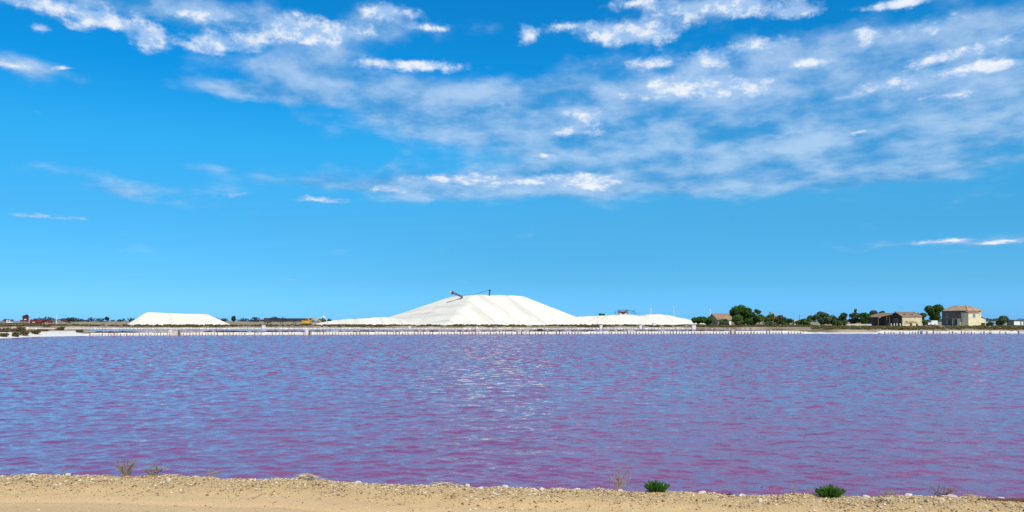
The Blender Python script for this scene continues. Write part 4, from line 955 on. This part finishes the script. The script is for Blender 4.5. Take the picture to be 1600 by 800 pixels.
def rim_pt(px, off=0.0):
    X = 0.0; a = (px - 800) / F; Y = 8.5
    for _ in range(12): Y = float(rim_y(np.array([a * Y]))[0]) + off
    return Vector((a * Y, Y, SZ(a * Y, Y)))
def stone(px, w, h, label, off=-.04, mat=M_STONE):
    p = rim_pt(px, off); r = random.Random(int(px)); b = MB(); n = 9; rings = [(.0, .85), (.45, 1.0), (.85, .82), (1.0, .45)]
    vs = []
    jit = [r.uniform(.78, 1.2) for _ in range(n)]
    for z, k in rings: vs += [(w*.5*k*jit[i]*math.cos(i*6.283/n)*r.uniform(.93,1.07), w*.36*k*jit[i]*math.sin(i*6.283/n), h*z*r.uniform(.9,1.08)) for i in range(n)]
    fs = [(k*n+i, k*n+(i+1)%n, (k+1)*n+(i+1)%n, (k+1)*n+i) for k in range(3) for i in range(n)] + [tuple(range(n-1,-1,-1)), tuple(range(3*n, 4*n))]
    b.add(vs, fs); o = b.build('stone', mat); o.location = p - Vector((0, 0, h * .22)); o.rotation_euler = (0, r.uniform(-.12, .12), r.uniform(-.5, .5))
    tag(o, label, 'stone', 'pale stones along the near rim')
SN = [(3,.05,.03,'pale stone at the extreme left end of the near rim'),(52,.085,.028,'flat white stone on the rim near the left edge'),
 (106,.065,.03,'white stone left of the largest dry grass tuft'),(137,.04,.02,'tiny pale stone just left of the largest dry grass tuft'),
 (264,.06,.045,'white stone lying below the rim right of the dry tufts'),(560,.075,.032,'white stone on the rim right of the twig heap'),
 (612,.05,.02,'small flat pale stone, second to the right of the twig heap'),(730,.07,.035,'pale block-like stone on the rim at centre'),
 (752,.06,.02,'flat crust piece right beside the centre stone'),(789,.085,.034,'wide white stone on the rim just right of centre'),
 (847,.075,.03,'white stone left of the tall dry stems'),(875,.04,.02,'tiny pale stone close to the tall dry stems'),(903,.08,.025,'flat white stone nearest left of the tall dry stems'),
 (969,.06,.03,'white stone at the foot of the tall dry stems'),(1098,.085,.028,'flat white stone right of the left green plant'),(1160,.07,.022,'flat pale stone midway between the two green plants'),
 (1187,.06,.045,'buff stone lying on the gravel between the green plants'),(1353,.085,.032,'white stone first to the right of the right green plant'),(1419,.085,.028,'white stone second to the right of the right green plant'),
 (1488,.11,.035,'long white stone beside the brown twig tuft at right'),(1563,.075,.03,'white stone above the rusty board at the right end')]
for s_ in SN: stone(*s_, off=(-.30 if s_[0] in (264, 1187) else -.04))

def dry_plant(px, n, hgt, spread, label, mat=M_TWIG, off=-.02, lean=0.0, branch=2, rad=.0034):
    p = rim_pt(px, off); r = random.Random(int(px) * 3 + 1)
    root = tag(empty('dry_plant', p), label, 'dry plant', 'dry tufts on the near rim')
    for i in range(n):
        b = MB(); a = r.uniform(-1, 1); h = hgt * r.uniform(.45, 1.0); x0 = r.uniform(-.25, .25) * spread; tx = x0 + (a * spread + lean) * .9; ty = r.uniform(-.5, .5) * spread * .6
        path = [Vector((x0, 0, -.02)), Vector((x0 + (tx-x0)*.3 + r.uniform(-.01,.01), ty*.4, h*.4)), Vector((x0 + (tx-x0)*.65 + r.uniform(-.012,.012), ty*.7, h*.75)), Vector((tx, ty, h))]
        b.tube(path, [rad*1.4, rad*1.1, rad*.8, rad*.45], 4)
        for _ in range(branch):
            k = r.choice([1, 2]); q = path[k].lerp(path[min(k+1,3)], r.random()); e = q + Vector((r.uniform(-.05, .05), r.uniform(-.03,.03), r.uniform(.02, .08))) * (hgt / .2)
            b.tube([q, q.lerp(e, .5) + Vector((0, 0, -.004)), e], [rad*.8, rad*.6, rad*.35], 4)
        b.build('stem', mat, root)
dry_plant(100, 3, .10, .05, 'sparse grey sprig between two white stones near the left edge')
dry_plant(196, 34, .19, .15, 'largest grey dry tuft at left standing on a small mound')
dry_plant(241, 28, .15, .16, 'second grey dry tuft, right of the largest one')
dry_plant(326, 9, .10, .14, 'thin leaning dry twigs right of the two grey tufts', lean=.06)
dry_plant(967, 16, .27, .15, 'tall pinkish dry stems fanning out near the left green plant', plain('pinkish_stem', (.34,.22,.17), .85, 30, .3), branch=2)
dry_plant(1240, 3, .12, .05, 'few thin stalks left of the right green plant')
dry_plant(1262, 2, .10, .03, 'single bent dark stalk touching the right green plant')
dry_plant(1385, 11, .07, .13, 'low dark dry twigs right of the right green plant', lean=.05)
dry_plant(1470, 18, .11, .20, 'brown tangled twig tuft near the right end', plain('brown_stem', (.19,.10,.06), .85, 30, .3))
dry_plant(1132, 9, .035, .10, 'tiny reddish brown tuft between the two green plants', plain('reddish_stem', (.15,.06,.045), .85, 30, .3))
def twig_heap(px, n, w, h, label, off=-.05, mat=M_TWIGP, up=.3):
    p = rim_pt(px, off); r = random.Random(int(px)); root = tag(empty('twig_heap', p), label, 'twigs')
    for i in range(n):
        b = MB(); x = r.gauss(0, w*.3); z = h * max(0, 1 - abs(x) / w) * r.random() + .004; a = r.gauss(0, .35); L = r.uniform(.06, .2) * (1.6 if i == 0 else 1)
        dx, dz, dy = math.cos(a)*L, math.sin(a)*L*up, r.uniform(-.06, .06)
        b.tube([(x-dx/2, -dy, max(.003, z-dz/2)), (x+r.uniform(-.01,.01), r.uniform(-.02,.02), z+.012), (x+dx/2, dy, max(.003, z+dz/2))], [.0035, .003, .0018], 5); b.build('twig', mat, root)
twig_heap(480, 34, .17, .055, 'heap of bleached twigs on the rim left of centre')
twig_heap(272, 12, .12, .02, 'few bleached twigs at the foot of the grey dry tufts')
twig_heap(690, 12, .16, .022, 'thin pale twigs lying on the rim near centre')
twig_heap(1390, 7, .20, .012, 'pale forked sticks lying on the gravel near the right end', -.22)
twig_heap(1518, 6, .10, .02, 'pale twig leaning beside the rusty board', -.08)
def samphire(px, w, h, label, off=-.06):
    p = rim_pt(px, off); r = random.Random(int(px)); root = tag(empty('green_plant', p), label, 'plant', 'green plants on the near rim')
    for i in range(140):
        b = MB(); a = r.random() * 6.283; q = math.sqrt(r.random()); th = q * 1.15
        d = Vector((math.cos(a)*math.sin(th), math.sin(a)*math.sin(th)*.7, math.cos(th)*1.0)); L = h * r.uniform(.7, 1.1) * (1 + .25*math.sin(th))
        base = Vector((math.cos(a)*q*w*.28, math.sin(a)*q*w*.18, -.005)); d = Vector((d.x*w/h*.45, d.y, d.z)).normalized()
        tip = base + d * L + Vector((0, 0, .012)); mid = base.lerp(tip, .55) + Vector((0, 0, -.004))
        b.tube([base, mid, tip], [.0030, .0046, .0016], 5)
        for k in range(3):
            s0 = base.lerp(tip, r.uniform(.35, .85)); e = s0 + (d + Vector((r.uniform(-.8,.8), r.uniform(-.6,.6), r.uniform(.1,.7)))).normalized() * L * .28
            b.tube([s0, s0.lerp(e, .6), e], [.0028, .0036, .0014], 5)
        tn_ = r.random(); me = b.mesh('shoot', F_SAMP); at = me.attributes.new('tone', 'FLOAT', 'POINT'); at.data.foreach_set('value', np.full(len(me.vertices), tn_, dtype=np.float32)); link('shoot', me, root)
samphire(1025.5, .185, .098, 'left bright green bushy plant on the near rim')
samphire(1296.5, .22, .10, 'right darker wider green bushy plant on the near rim')
p = rim_pt(1575, -.10); b = MB(); r_ = random.Random(4); pts = []
for i in range(13):
    x = -.28 + .05*i; 
    for (y, z) in ((-.03, -.01), (-.03, .018), (.03, .022), (.03, -.01)): pts.append((x, y + r_.uniform(-.006,.006), z + r_.uniform(-.006,.006)))
b.add(pts, [(i*4+j, (i+1)*4+j, (i+1)*4+(j+1)%4, i*4+(j+1)%4) for i in range(12) for j in range(4)] + [(0,1,2,3),(51,50,49,48)])
o = b.build('rusty_board', M_RUSTB); o.location = p + Vector((0, 0, .0)); o.rotation_euler = (0, 0, -.08); tag(o, 'rust brown weathered board lying on the rim at the right end', 'board')
# bird over the shed
b = MB(); b.add([(-.04,-.22,0),(.05,-.05,.02),(.22,0,.0),(.05,.05,.02),(-.04,.22,0),(-.2,0,-.01),(.0,0,-.05)], [(0,1,6,5),(1,2,6),(2,3,6),(3,4,5,6)])
b.add([(-.02,-.2,0),(.07,-.04,.02),(-.05,-.62,.30),(-.12,-.6,.30)], [(0,1,2,3)]); b.add([(-.02,.2,0),(.07,.04,.02),(-.05,.62,.30),(-.12,.6,.30)], [(3,2,1,0)])
o = b.build('bird', M_DARK); o.location = W(1406.5, 190, ZA(481, 190)); o.rotation_euler = (.5, .3, .8); tag(o, 'small dark bird flying above the ochre shed', 'bird')
